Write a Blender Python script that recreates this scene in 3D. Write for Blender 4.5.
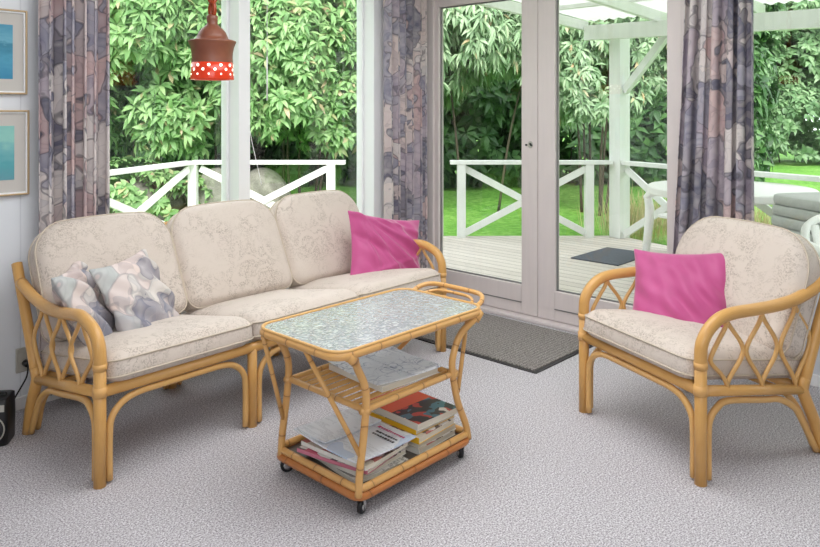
import bpy, bmesh, math, random
import numpy as np
from mathutils import Vector, Matrix
R = math.radians
rng = random.Random(7)
for o in list(bpy.data.objects):
    bpy.data.objects.remove(o)
scn = bpy.context.scene
COL = scn.collection

# ------------------------------------------------------------------ camera, sky, sun, fill lights, exposure
# room frame: x runs along the picture-window wall, y towards it; the camera stands above (0, 0)
cam_d = bpy.data.cameras.new('camera')
cam = bpy.data.objects.new('camera', cam_d)
COL.objects.link(cam)
cam.location = (0, 0, 1.30)
cam.rotation_euler = (R(90), 0, R(-47))
cam_d.sensor_fit = 'HORIZONTAL'
cam_d.sensor_width = 36
cam_d.lens = 36 * 720 / 820
cam_d.shift_y = -(273.5 - 111) / 820
cam_d.clip_start = .02
scn.camera = cam

world = bpy.data.worlds.new('overcast_sky')
scn.world = world
world.use_nodes = True
wn = world.node_tree
wn.nodes.clear()
w_out = wn.nodes.new('ShaderNodeOutputWorld')
w_bg = wn.nodes.new('ShaderNodeBackground')
w_bg.inputs[0].default_value = (.93, .97, 1.0, 1)
w_bg.inputs[1].default_value = 2.9
wn.links.new(w_bg.outputs[0], w_out.inputs[0])

sun_d = bpy.data.lights.new('sun', 'SUN')
sun_d.energy = 4.8
sun_d.angle = R(25)
sun_d.color = (1, .97, .92)
sun = bpy.data.objects.new('sun', sun_d)
COL.objects.link(sun)
sun.rotation_euler = Vector((.55, .55, -.75)).to_track_quat('-Z', 'Y').to_euler()

def area(name, loc, size, power, aim, color=(1, 1, 1)):
    d = bpy.data.lights.new(name, 'AREA')
    d.shape = 'RECTANGLE'
    d.size, d.size_y = size
    d.energy = power
    d.color = color
    o = bpy.data.objects.new(name, d)
    COL.objects.link(o)
    o.location = loc
    o.rotation_euler = Vector(aim).to_track_quat('-Z', 'Y').to_euler()
    return o
area('fill_light_by_the_windows', (1.9, 1.6, 2.38), (1.8, 1.8), 45, (0, 0, -1), (.97, .985, 1))  # added overhead fill to brighten the room, no fixture modelled
area('fill_light_behind_the_camera', (-.4, -.5, 2.36), (2.4, 2.4), 80, (.55, .55, -.65), (.97, .985, 1))  # second added fill, lifts the faces turned towards the camera

scn.view_settings.view_transform = 'Standard'
scn.view_settings.look = 'None'
scn.view_settings.gamma = 1
scn.view_settings.use_curve_mapping = False
scn.view_settings.exposure = 0.0
try:
    scn.cycles.max_bounces = 10
    scn.cycles.transparent_max_bounces = 16
    scn.cycles.diffuse_bounces = 4
    scn.cycles.sample_clamp_indirect = 6
    scn.cycles.use_denoising = True
except Exception:
    pass

# ------------------------------------------------------------------ materials
def srgb(r, g, b):
    f = lambda c: (c / 255 / 12.92) if c / 255 <= .04045 else ((c / 255 + .055) / 1.055) ** 2.4
    return (f(r), f(g), f(b), 1)

class NT:
    def __init__(s, name):
        s.m = bpy.data.materials.new(name)
        s.m.use_nodes = True
        s.t = s.m.node_tree
        s.t.nodes.clear()
        s.out = s.t.nodes.new('ShaderNodeOutputMaterial')
    def n(s, kind, **kw):
        nd = s.t.nodes.new('ShaderNode' + kind)
        for k, v in kw.items():
            if k.startswith('_'):
                setattr(nd, k[1:], v)
            else:
                i = nd.inputs[int(k[1:])] if k[0] == 'i' and k[1:].isdigit() else nd.inputs[k.replace('__', ' ')]
                s.set(i, v)
        return nd
    def set(s, i, v):
        if hasattr(v, 'is_output'):
            s.t.links.new(v, i)
        else:
            i.default_value = v
    def ramp(s, fac, stops, interp='LINEAR'):
        nd = s.t.nodes.new('ShaderNodeValToRGB')
        nd.color_ramp.interpolation = interp
        el = nd.color_ramp.elements
        while len(el) < len(stops):
            el.new(.5)
        for e, (p, c) in zip(el, stops):
            e.position = p
            e.color = c
        s.set(nd.inputs[0], fac)
        return nd.outputs[0]
    def math(s, op, a, b=0.0, clamp=False):
        nd = s.t.nodes.new('ShaderNodeMath')
        nd.operation = op
        nd.use_clamp = clamp
        s.set(nd.inputs[0], a)
        s.set(nd.inputs[1], b)
        return nd.outputs[0]
    def mix(s, fac, a, b, mode='MIX'):
        nd = s.t.nodes.new('ShaderNodeMix')
        nd.data_type = 'RGBA'
        nd.blend_type = mode
        s.set(nd.inputs[0], fac)
        s.set(nd.inputs[6], a)
        s.set(nd.inputs[7], b)
        return nd.outputs[2]
    def coord(s, which='Object'):
        return s.t.nodes.new('ShaderNodeTexCoord').outputs[which]
    def scale(s, v, sc, loc=(0, 0, 0)):
        nd = s.t.nodes.new('ShaderNodeMapping')
        s.set(nd.inputs[0], v)
        nd.inputs['Scale'].default_value = sc
        nd.inputs['Location'].default_value = loc
        return nd.outputs[0]
    def noise(s, v, sc, det=2, rough=.5, out=0):
        nd = s.t.nodes.new('ShaderNodeTexNoise')
        s.set(nd.inputs['Vector'], v)
        nd.inputs['Scale'].default_value = sc
        nd.inputs['Detail'].default_value = det
        nd.inputs['Roughness'].default_value = rough
        return nd.outputs[out]
    def voro(s, v, sc, feature='F1', out='Distance', rand=1):
        nd = s.t.nodes.new('ShaderNodeTexVoronoi')
        nd.feature = feature
        s.set(nd.inputs['Vector'], v)
        nd.inputs['Scale'].default_value = sc
        nd.inputs['Randomness'].default_value = rand
        return nd.outputs[out]
    def bump(s, h, strength=.3, dist=.01):
        nd = s.t.nodes.new('ShaderNodeBump')
        nd.inputs['Strength'].default_value = strength
        nd.inputs['Distance'].default_value = dist
        s.set(nd.inputs['Height'], h)
        return nd.outputs[0]
    def pbr(s, color, rough=.5, normal=None, spec=.5, **kw):
        p = s.t.nodes.new('ShaderNodeBsdfPrincipled')
        s.set(p.inputs['Base Color'], color)
        s.set(p.inputs['Roughness'], rough)
        p.inputs['Specular IOR Level'].default_value = spec
        if normal is not None:
            s.set(p.inputs['Normal'], normal)
        for k, v in kw.items():
            s.set(p.inputs[k.replace('__', ' ')], v)
        return p
    def done(s, shader):
        s.t.links.new(shader.outputs[0] if hasattr(shader, 'outputs') else shader, s.out.inputs[0])
        return s.m

M = {}
def plain(name, col, rough=.5, spec=.4, **kw):
    t = NT(name)
    M[name] = t.done(t.pbr(col, rough, spec=spec, **kw))

plain('white_trim', srgb(246, 247, 249), .4)
plain('white_plastic', srgb(240, 240, 238), .35)
plain('black_plastic', (.012, .012, .014, 1), .35)
plain('dark_rubber', (.03, .03, .032, 1), .6)
plain('chrome', (.7, .7, .7, 1), .2, Metallic=1.0)
plain('grey_plastic', srgb(176, 172, 162), .45)
plain('cord_white', srgb(238, 238, 236), .6)
plain('brass_frame', srgb(190, 165, 130), .35, Metallic=.4)
plain('mount_board', srgb(203, 198, 192), .8)
plain('paper_white', srgb(236, 234, 228), .7)
plain('silver_label', srgb(190, 188, 180), .35, Metallic=.3)

def painted(name, col, var, grain=30):
    t = NT(name)
    c = t.coord()
    n = t.noise(t.scale(c, (1, 1, .12)), grain, 3)
    cc = t.mix(n, col, var)
    M[name] = t.done(t.pbr(cc, .45, t.bump(n, .12, .004), .35))
painted('door_paint', srgb(226, 216, 214), srgb(214, 205, 204))
plain('seal_grey', srgb(128, 126, 126), .6)
painted('outdoor_paint', srgb(234, 236, 233), srgb(212, 215, 211), 14)

# wall panelling with v-grooves (vertical, every 12 cm)
t = NT('wall_panel')
c = t.coord()
sx = t.n('SeparateXYZ')
t.set(sx.inputs[0], c)
m_ = t.math('FRACT', t.math('MULTIPLY', sx.outputs[0], 1 / .095))
d_ = t.math('ABSOLUTE', t.math('SUBTRACT', m_, .5))
g_ = t.math('GREATER_THAN', d_, .47)
M['wall_panel'] = t.done(t.pbr(t.mix(g_, srgb(230, 233, 238), srgb(216, 219, 225)), .5, t.bump(t.math('MULTIPLY', g_, -1), .5, .004)))
plain('ceiling_white', srgb(240, 240, 238), .8)
plain('rear_wall', srgb(226, 224, 220), .8)

# speckled loop carpet
t = NT('carpet')
c = t.coord()
n1 = t.noise(c, 170, 2, .9)
n2 = t.noise(c, 2.6, 3)
n3 = t.noise(c, 75, 3, .7)
cc = t.ramp(n1, [(.38, srgb(118, 112, 118)), (.49, srgb(190, 186, 190)), (.60, srgb(236, 234, 237))])
cc = t.mix(t.ramp(n3, [(.45, (0, 0, 0, 1)), (.7, (.4, .4, .4, 1))]), cc, srgb(150, 145, 151))
cc = t.mix(t.math('MULTIPLY', n2, .25), cc, srgb(180, 172, 178))
M['carpet'] = t.done(t.pbr(cc, .95, None, .1))

# honey rattan: faint length grain and darker joints every so often along the pole (UV: v = metres along)
def rattan(name, c1, c2, joint=None, period=.1, gloss=.28):
    t = NT(name)
    uv = t.coord('UV')
    o = t.coord()
    n = t.noise(t.scale(uv, (9, 5, 1)), 5, 3)
    n2 = t.noise(o, 7, 2)
    cc = t.mix(n, c1, c2)
    cc = t.mix(t.math('MULTIPLY', n2, .4), cc, c2)
    h = n
    if joint:
        s = t.n('SeparateXYZ')
        t.set(s.inputs[0], uv)
        fr = t.math('FRACT', t.math('ADD', t.math('MULTIPLY', s.outputs[1], 1 / period), t.math('MULTIPLY', n2, .5)))
        d = t.math('ABSOLUTE', t.math('SUBTRACT', fr, .5))
        ring = t.math('LESS_THAN', d, .0022 / period)
        soft = t.ramp(d, [(0, (1, 1, 1, 1)), (.012 / period, (0, 0, 0, 1))])
        cc = t.mix(t.math('MULTIPLY', soft, .35), cc, joint)
        cc = t.mix(t.math('MULTIPLY', ring, .55), cc, srgb(120, 72, 36))
        h = t.math('ADD', soft, t.math('MULTIPLY', n, .2))
    M[name] = t.done(t.pbr(cc, gloss, t.bump(h, .25, .004), .5))
rattan('rattan', srgb(228, 182, 112), srgb(204, 150, 82))
rattan('rattan_thin', srgb(232, 188, 122), srgb(210, 160, 94))
rattan('bamboo', srgb(230, 184, 118), srgb(212, 158, 92), srgb(190, 130, 72), .13)
rattan('bamboo_brown', srgb(204, 136, 74), srgb(178, 108, 56), srgb(140, 80, 40), .2)
plain('binding', srgb(222, 172, 106), .35)

# cream brocade upholstery with a darker sprig pattern
t = NT('brocade')
c = t.coord()
d = t.noise(c, 6, 2, out=1)
cv = t.mix(.12, c, d)
swirl = t.noise(t.mix(.25, c, t.noise(c, 9, 1, out=1)), 17, 1)
vine = t.ramp(swirl, [(.33, (0, 0, 0, 1)), (.43, (1, 1, 1, 1)), (.52, (.85, .85, .85, 1)), (.62, (0, 0, 0, 1))])
patch = t.ramp(t.noise(c, 5.5, 2), [(.40, (.12, .12, .12, 1)), (.62, (1, 1, 1, 1))])
sp = t.ramp(t.noise(c, 150, 2, .7), [(.47, (0, 0, 0, 1)), (.57, (1, 1, 1, 1))])
fac = t.math('MULTIPLY', t.math('MULTIPLY', t.math('MULTIPLY', vine, patch), sp), .64)
cc = t.mix(fac, srgb(216, 204, 194), srgb(142, 127, 114))
cc = t.mix(t.math('MULTIPLY', t.noise(c, 2.5, 2), .25), cc, srgb(198, 184, 168))
weave = t.noise(c, 420, 1)
M['brocade'] = t.done(t.pbr(cc, .75, t.bump(t.math('ADD', t.math('MULTIPLY', fac, -1), weave), .25, .003), .25, Sheen__Weight=.15))
plain('piping', srgb(202, 189, 172), .8)

# big watercolour flowers with fine dark outlines
def floral(name, stops, coord='UV', sc=8.0, line=srgb(84, 78, 92), lineamt=.6, dist=.24):
    t = NT(name)
    c = t.coord(coord)
    d = t.noise(c, 8.5, 1.0, out=1)
    cv = t.mix(dist, c, d)
    big = t.voro(cv, sc, 'F1', 'Color')
    s = t.n('SeparateColor')
    t.set(s.inputs[0], big)
    base = t.ramp(s.outputs[0], stops, 'CONSTANT')
    # petals: a smaller cell pattern shifts the tone inside each bloom
    pet = t.voro(cv, sc * 2.6, 'F1', 'Color')
    s2 = t.n('SeparateColor')
    t.set(s2.inputs[0], pet)
    tone = t.ramp(s2.outputs[0], [(0, srgb(124, 118, 138)), (.26, srgb(212, 204, 206)), (.68, srgb(236, 220, 214)), (.88, srgb(130, 134, 154))], 'CONSTANT')
    col = t.mix(.25, base, tone)
    dd = t.voro(cv, sc * 2.6, 'F1', 'Distance')
    col = t.mix(t.ramp(dd, [(.05, (.35, .35, .35, 1)), (.55, (0, 0, 0, 1))]), col, srgb(240, 232, 230))
    e1 = t.ramp(t.voro(cv, sc, 'DISTANCE_TO_EDGE'), [(.0, (1, 1, 1, 1)), (.018, (1, 1, 1, 1)), (.04, (0, 0, 0, 1))])
    e2 = t.ramp(t.voro(cv, sc * 2.6, 'DISTANCE_TO_EDGE'), [(.0, (1, 1, 1, 1)), (.02, (.7, .7, .7, 1)), (.05, (0, 0, 0, 1))])
    col = t.mix(t.math('MULTIPLY', t.math('ADD', e1, t.math('MULTIPLY', e2, .3), clamp=True), lineamt), col, line)
    wash = t.noise(c, 22, 3)
    col = t.mix(t.math('MULTIPLY', wash, .35), col, srgb(214, 206, 208))
    return t, col, wash
curt = [(0, srgb(150, 150, 172)), (.2, srgb(230, 212, 208)), (.38, srgb(84, 88, 114)), (.50, srgb(216, 182, 180)), (.62, srgb(238, 230, 226)), (.76, srgb(184, 170, 186)), (.90, srgb(74, 78, 104))]
t, col, w = floral('curtain_fabric', curt, 'UV', 6.2, srgb(58, 54, 68), .6)
p = t.pbr(col, .85, t.bump(w, .1, .003), .15)
tr = t.n('BsdfTranslucent')
t.set(tr.inputs[0], col)
mx = t.n('MixShader', i0=.18)
t.t.links.new(p.outputs[0], mx.inputs[1])
t.t.links.new(tr.outputs[0], mx.inputs[2])
M['curtain_fabric'] = t.done(mx)
pil = [(0, srgb(210, 196, 190)), (.2, srgb(150, 158, 162)), (.36, srgb(226, 206, 196)), (.52, srgb(106, 112, 130)), (.62, srgb(214, 210, 202)), (.78, srgb(172, 182, 178)), (.90, srgb(222, 188, 174))]
t, col, w = floral('floral_pillow', pil, 'Object', 5.0, srgb(112, 108, 116), .4)
M['floral_pillow'] = t.done(t.pbr(col, .8, t.bump(w, .15, .004), .2))

t = NT('pink_satin')
c = t.coord()
n = t.noise(c, 9, 2)
cc = t.mix(n, srgb(204, 92, 150), srgb(178, 68, 124))
M['pink_satin'] = t.done(t.pbr(cc, .5, t.bump(t.noise(c, 300, 1), .1, .002), .35, Sheen__Weight=.35))

# window glass: clear with a facing-angle reflection
t = NT('window_glass')
lw = t.n('LayerWeight')
lw.inputs[0].default_value = .5
fr = t.math('ADD', .034, t.math('MULTIPLY', t.math('POWER', lw.outputs[1], 5), .8))
a = t.n('BsdfTransparent')
a.inputs[0].default_value = (.985, .995, .99, 1)
b = t.n('BsdfGlossy')
b.inputs[0].default_value = (1, 1, 1, 1)
b.inputs['Roughness'].default_value = .0
mx = t.n('MixShader', i0=fr)
t.t.links.new(a.outputs[0], mx.inputs[1])
t.t.links.new(b.outputs[0], mx.inputs[2])
M['window_glass'] = t.done(mx)

# picture glass print materials
t = NT('blue_seascape')
c = t.coord('Generated')
s = t.n('SeparateXYZ')
t.set(s.inputs[0], c)
n = t.noise(t.scale(c, (5, 1, 14)), 1.2, 4)
base = t.ramp(t.math('ADD', s.outputs[2], t.math('MULTIPLY', t.math('SUBTRACT', n, .5), .35)), [(0, srgb(64, 140, 176)), (.35, srgb(84, 160, 190)), (.62, srgb(62, 134, 160)), (.7, srgb(110, 176, 198)), (1, srgb(76, 150, 180))])
M['blue_seascape'] = t.done(t.pbr(base, .3))
t = NT('teal_abstract')
c = t.coord('Generated')
s = t.n('SeparateXYZ')
t.set(s.inputs[0], c)
n = t.noise(t.scale(c, (3, 1, 6)), 1.6, 4)
base = t.ramp(t.math('ADD', s.outputs[2], t.math('MULTIPLY', t.math('SUBTRACT', n, .5), .5)), [(0, srgb(104, 160, 172)), (.3, srgb(92, 168, 176)), (.55, srgb(120, 184, 188)), (.75, srgb(150, 206, 196)), (1, srgb(140, 200, 192))])
M['teal_abstract'] = t.done(t.pbr(base, .3))

# hammered table glass
t = NT('hammered_glass')
c = t.coord()
v = t.voro(t.mix(.08, c, t.noise(c, 30, 1, out=1)), 70, 'SMOOTH_F1')
n = t.noise(c, 45, 2)
cc = t.mix(n, srgb(232, 240, 244), srgb(210, 222, 228))
fl_ = t.ramp(t.math('ADD', v, t.math('MULTIPLY', t.noise(c, 70, 2), .7)), [(.60, (0, 0, 0, 1)), (.78, (1, 1, 1, 1))])
cc = t.mix(t.math('MULTIPLY', fl_, .5), cc, srgb(118, 138, 148))  # dark flecks painted in for the dim floor showing through the pattern
M['hammered_glass'] = t.done(t.pbr(cc, .08, t.bump(t.math('ADD', v, t.math('MULTIPLY', n, .5)), 1.0, .010), .9, Transmission__Weight=.15, IOR=1.6, Coat__Weight=.6, Coat__Roughness=.03))
# dark tray board, mats
t = NT('tray_board')
n = t.noise(t.coord(), 12, 3)
M['tray_board'] = t.done(t.pbr(t.mix(n, srgb(104, 96, 88), srgb(78, 70, 64)), .4))
t = NT('door_mat_pile')
c = t.coord()
w = t.n('TexWave', _wave_type='BANDS', _bands_direction='Y')
t.set(w.inputs['Vector'], c)
w.inputs['Scale'].default_value = 14
w.inputs['Distortion'].default_value = 4
w.inputs['Detail Scale'].default_value = 6
n = t.noise(c, 160, 2, .7)
cc = t.ramp(t.math('ADD', t.math('MULTIPLY', n, .92), t.math('MULTIPLY', w.outputs['Fac'], .08)), [(.36, srgb(96, 91, 89)), (.5, srgb(140, 134, 131)), (.64, srgb(182, 176, 172))])
M['door_mat_pile'] = t.done(t.pbr(cc, .95, t.bump(n, .9, .008), .1))
plain('door_mat_rubber', srgb(62, 60, 60), .7)
t = NT('deck_mat_rubber')
M['deck_mat_rubber'] = t.done(t.pbr(t.mix(t.noise(t.coord(), 60, 2), srgb(84, 88, 98), srgb(64, 68, 78)), .7))

# deck boards: grooves run along y
t = NT('deck_boards')
c = t.coord()
s = t.n('SeparateXYZ')
t.set(s.inputs[0], c)
k = t.math('MULTIPLY', s.outputs[0], 1 / .12)
d = t.math('ABSOLUTE', t.math('SUBTRACT', t.math('FRACT', k), .5))
gap = t.math('GREATER_THAN', d, .465)
wn_ = t.n('TexWhiteNoise', _noise_dimensions='1D')
t.set(wn_.inputs['W'], t.math('FLOOR', k))
gr = t.noise(t.scale(c, (14, .8, 1)), 3, 4)
cc = t.mix(t.math('ADD', t.math('MULTIPLY', gr, .6), t.math('MULTIPLY', wn_.outputs[0], .35)), srgb(222, 214, 206), srgb(176, 166, 158))
cc = t.mix(gap, cc, srgb(110, 102, 96))
M['deck_boards'] = t.done(t.pbr(cc, .6, t.bump(t.math('MULTIPLY', gap, -1), .5, .006), .3))

# garden
t = NT('lawn_grass')
c = t.coord()
n1, n2 = t.noise(c, 9, 4, .7), t.noise(c, .9, 3)
cc = t.ramp(t.math('ADD', t.math('MULTIPLY', n1, .7), t.math('MULTIPLY', n2, .3)), [(.32, srgb(70, 124, 40)), (.5, srgb(106, 160, 66)), (.68, srgb(150, 192, 102))])
M['lawn_grass'] = t.done(t.pbr(cc, .8, t.bump(n1, 1, .05), .15))
def leafmat(name, stops, gloss=.42, trans=.3):
    t = NT(name)
    g = t.n('NewGeometry')
    col = t.ramp(g.outputs['Random Per Island'], stops)
    p = t.pbr(col, gloss, spec=.45)
    tl = t.n('BsdfTranslucent')
    t.set(tl.inputs[0], col)
    mx = t.n('MixShader', i0=trans)
    t.t.links.new(p.outputs[0], mx.inputs[1])
    t.t.links.new(tl.outputs[0], mx.inputs[2])
    M[name] = t.done(mx)
leafmat('rhododendron_leaf', [(0, srgb(98, 140, 82)), (.35, srgb(130, 172, 108)), (.7, srgb(156, 194, 130)), (.92, srgb(164, 196, 134)), (.97, srgb(186, 178, 134)), (1, srgb(200, 176, 146))])
leafmat('grey_green_leaf', [(0, srgb(112, 146, 104)), (.4, srgb(144, 174, 132)), (.8, srgb(174, 198, 160)), (.97, srgb(178, 198, 160)), (1, srgb(196, 168, 130))])
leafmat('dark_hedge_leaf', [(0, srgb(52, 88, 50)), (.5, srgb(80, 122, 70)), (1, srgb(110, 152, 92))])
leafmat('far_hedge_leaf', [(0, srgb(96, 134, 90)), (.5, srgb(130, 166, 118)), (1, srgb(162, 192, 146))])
leafmat('straw', [(0, srgb(190, 176, 130)), (.5, srgb(222, 208, 164)), (1, srgb(150, 160, 96))], .7)
t = NT('bark')
n = t.noise(t.scale(t.coord(), (1, 1, .2)), 18, 3)
M['bark'] = t.done(t.pbr(t.mix(n, srgb(82, 72, 58), srgb(50, 44, 36)), .85, t.bump(n, .6, .01)))
t = NT('boulder_stone')
c = t.coord()
n = t.noise(c, 6, 5, .65)
M['boulder_stone'] = t.done(t.pbr(t.ramp(n, [(.3, srgb(84, 84, 74)), (.55, srgb(124, 122, 112)), (.75, srgb(150, 148, 138))]), .85, t.bump(n, .6, .04)))
t = NT('roof_sheet')
c = t.coord()
df = t.n('BsdfDiffuse')
df.inputs[0].default_value = (.8, .8, .78, 1)
tl = t.n('BsdfTranslucent')
tl.inputs[0].default_value = (.84, .84, .83, 1)
mx = t.n('MixShader', i0=.62)
t.t.links.new(df.outputs[0], mx.inputs[1])
t.t.links.new(tl.outputs[0], mx.inputs[2])
M['roof_sheet'] = t.done(mx)
t = NT('pad_fabric')
M['pad_fabric'] = t.done(t.pbr(t.mix(t.noise(t.coord(), 30, 3), srgb(192, 194, 192), srgb(170, 173, 172)), .8))
# pendant
t = NT('terracotta')
n = t.noise(t.coord(), 20, 3)
M['terracotta'] = t.done(t.pbr(t.mix(n, srgb(138, 84, 62), srgb(110, 60, 44)), .4, t.bump(n, .2, .004)))
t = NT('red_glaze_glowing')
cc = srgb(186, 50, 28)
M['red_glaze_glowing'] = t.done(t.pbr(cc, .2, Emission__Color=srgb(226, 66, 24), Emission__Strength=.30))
t = NT('lit_opening')
M['lit_opening'] = t.done(t.pbr((1, .9, .8, 1), .5, Emission__Color=(1, .84, .74, 1), Emission__Strength=2.0))
plain('chain_ceramic', srgb(150, 62, 32), .15)

# ------------------------------------------------------------------ mesh helpers
class MB:
    def __init__(s):
        s.v, s.f, s.uv = [], [], []
    def add(s, vs, fs, uvs=None):
        b = len(s.v)
        s.v += [tuple(p) for p in vs]
        for i, f in enumerate(fs):
            s.f.append([b + j for j in f])
            s.uv.append(uvs[i] if uvs else [(0, 0)] * len(f))
        return s
    def box(s, c, size, rot=None):
        hx, hy, hz = (q / 2 for q in size)
        vs = [Vector((x, y, z)) for x in (-hx, hx) for y in (-hy, hy) for z in (-hz, hz)]
        if rot is not None:
            vs = [rot @ p for p in vs]
        vs = [p + Vector(c) for p in vs]
        return s.add(vs, [(0, 1, 3, 2), (4, 6, 7, 5), (0, 4, 5, 1), (2, 3, 7, 6), (0, 2, 6, 4), (1, 5, 7, 3)])
    def span(s, a, b):
        return s.box([(a[i] + b[i]) / 2 for i in range(3)], [abs(b[i] - a[i]) for i in range(3)])
    def beam(s, p0, p1, w, h, up=(0, 0, 1)):
        p0, p1 = Vector(p0), Vector(p1)
        d = (p1 - p0)
        L = d.length
        x = d.normalized()
        y = Vector(up).cross(x)
        if y.length < 1e-4:
            y = Vector((0, 1, 0)).cross(x)
        y.normalize()
        z = x.cross(y)
        return s.box((p0 + p1) / 2, (L, w, h), Matrix((x, y, z)).transposed())
    def tube(s, pts, r, n=10, closed=False, res=0, flat=1.0):
        P = [Vector(p) for p in pts]
        rr = list(r) if isinstance(r, (list, tuple)) else [r] * len(P)
        if res:
            P, rr = spline(P, rr, res, closed)
        N = len(P)
        T = []
        for i in range(N):
            a = P[i - 1] if (i or closed) else P[0]
            b = P[(i + 1) % N] if (i < N - 1 or closed) else P[-1]
            T.append((b - a).normalized())
        ref = Vector((0, 0, 1)) if abs(T[0].z) < .9 else Vector((1, 0, 0))
        u = (ref - T[0] * ref.dot(T[0])).normalized()
        vs, rings, L = [], [], 0
        ls = []
        for i in range(N):
            if i:
                L += (P[i] - P[i - 1]).length
            ls.append(L)
            u = (u - T[i] * u.dot(T[i]))
            u.normalize()
            w = T[i].cross(u)
            for k in range(n):
                a = 2 * math.pi * k / n
                vs.append(P[i] + (u * math.cos(a) + w * (math.sin(a) * flat)) * rr[i])
        fs, uvs = [], []
        for i in range(N if closed else N - 1):
            j = (i + 1) % N
            lj = ls[j] if j else L + (P[0] - P[-1]).length
            for k in range(n):
                k2 = (k + 1) % n
                fs.append((i * n + k, i * n + k2, j * n + k2, j * n + k))
                uvs.append([(k / n, ls[i]), ((k + 1) / n, ls[i]), ((k + 1) / n, lj), (k / n, lj)])
        if not closed:
            fs.append(tuple(range(n))[::-1])
            uvs.append([(0, .05)] * n)
            fs.append(tuple((N - 1) * n + k for k in range(n)))
            uvs.append([(0, .05)] * n)
        return s.add(vs, fs, uvs)
    def lathe(s, prof, c=(0, 0, 0), n=28):
        vs, fs = [], []
        for r, z in prof:
            for k in range(n):
                a = 2 * math.pi * k / n
                vs.append((c[0] + r * math.cos(a), c[1] + r * math.sin(a), c[2] + z))
        for i in range(len(prof) - 1):
            for k in range(n):
                k2 = (k + 1) % n
                fs.append((i * n + k, i * n + k2, (i + 1) * n + k2, (i + 1) * n + k))
        return s.add(vs, fs)
    def xf(s, m):
        s.v = [tuple(m @ Vector(p)) for p in s.v]
        return s
    def build(s, name, mat, parent=None, smooth=False, bevel=0, sub=0):
        me = bpy.data.meshes.new(name)
        me.from_pydata(s.v, [], s.f)
        ul = me.uv_layers.new(name='UVMap')
        flat = [c for f in s.uv for p in f for c in p]
        ul.data.foreach_set('uv', flat)
        me.materials.append(M[mat])
        if smooth:
            me.polygons.foreach_set('use_smooth', [True] * len(me.polygons))
        me.update()
        o = bpy.data.objects.new(name, me)
        COL.objects.link(o)
        if parent is not None:
            o.parent = parent
        if bevel:
            b = o.modifiers.new('bevel', 'BEVEL')
            b.width = bevel
            b.segments = 2
            b.limit_method = 'ANGLE'
        if sub:
            q = o.modifiers.new('sub', 'SUBSURF')
            q.levels = q.render_levels = sub
        return o

def spline(P, rr, res, closed=False):
    n = len(P)
    out, ro = [], []
    segs = n if closed else n - 1
    for i in range(segs):
        p0 = P[i - 1] if (i or closed) else P[0] * 2 - P[1]
        p1, p2 = P[i], P[(i + 1) % n]
        p3 = P[(i + 2) % n] if (i + 2 < n or closed) else P[-1] * 2 - P[-2]
        for k in range(res):
            q = k / res
            out.append(.5 * ((2 * p1) + (p2 - p0) * q + (2 * p0 - 5 * p1 + 4 * p2 - p3) * q * q + (3 * p1 - p0 - 3 * p2 + p3) * q ** 3))
            ro.append(rr[i] * (1 - q) + rr[(i + 1) % n] * q)
    if not closed:
        out.append(P[-1])
        ro.append(rr[-1])
    return out, ro

def tag(o, label=None, cat=None, group=None, kind=None):
    if label: o['label'] = label
    if cat: o['category'] = cat
    if group: o['group'] = group
    if kind: o['kind'] = kind
    return o
def thing(name, label, cat, loc=(0, 0, 0), rz=0, group=None):
    o = bpy.data.objects.new(name, None)
    o.empty_display_size = .1
    COL.objects.link(o)
    o.location = loc
    o.rotation_euler = (0, 0, rz)
    return tag(o, label, cat, group)
def struct(name, loc=(0, 0, 0)):
    o = bpy.data.objects.new(name, None)
    COL.objects.link(o)
    o.location = loc
    o['kind'] = 'structure'
    return o
def sbuild(mb, name, mat, **kw):
    o = mb.build(name, mat, **kw)
    o['kind'] = 'structure'
    return o

# ------------------------------------------------------------------ room shell
WY, DX, CZ = 3.39, 3.80, 2.40            # window-wall face, door-wall face, ceiling
X0, Y0 = -2.4, -2.6
sbuild(MB().span((X0, Y0, -.1), (DX + .12, WY + .14, 0)), 'floor', 'carpet')
sbuild(MB().span((X0 - .1, Y0 - .1, CZ), (DX + .3, WY + .3, CZ + .15)), 'ceiling', 'ceiling_white')
w = MB()
w.span((X0, WY, 0), (1.46, WY + .14, CZ))               # panelled wall with the pictures
w.span((1.46, WY, 0), (DX + .12, WY + .14, .50))        # under the windows
w.span((1.46, WY, 2.16), (DX + .12, WY + .14, CZ))      # over the windows
w.span((3.62, WY, .50), (DX + .12, WY + .14, 2.16))
sbuild(w, 'wall_back', 'wall_panel')
w = MB()
w.span((DX, WY - .02, 0), (DX + .12, WY + .0, CZ))
w.span((DX, 1.44, 2.14), (DX + .12, WY - .02, CZ))
w.span((DX, -.50, 2.10), (DX + .12, 1.30, CZ))
w.span((DX, -.50, 0), (DX + .12, 1.30, .50))
w.span((DX, 1.30, 0), (DX + .12, 1.44, CZ))
w.span((DX, Y0, 0), (DX + .12, -.50, CZ))
sbuild(w, 'wall_right', 'wall_panel')
sbuild(MB().span((X0 - .12, Y0, 0), (X0, WY + .14, CZ)), 'wall_left', 'rear_wall')
sbuild(MB().span((X0 - .12, Y0 - .12, 0), (DX + .12, Y0, CZ)), 'wall_front', 'rear_wall')
sbuild(MB().span((X0, WY - .014, 0), (DX, WY, .055)), 'baseboard_back', 'white_trim', bevel=.003)
sbuild(MB().span((DX - .014, Y0, 0), (DX, 1.44, .055)), 'baseboard_right', 'white_trim', bevel=.003)

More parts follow.
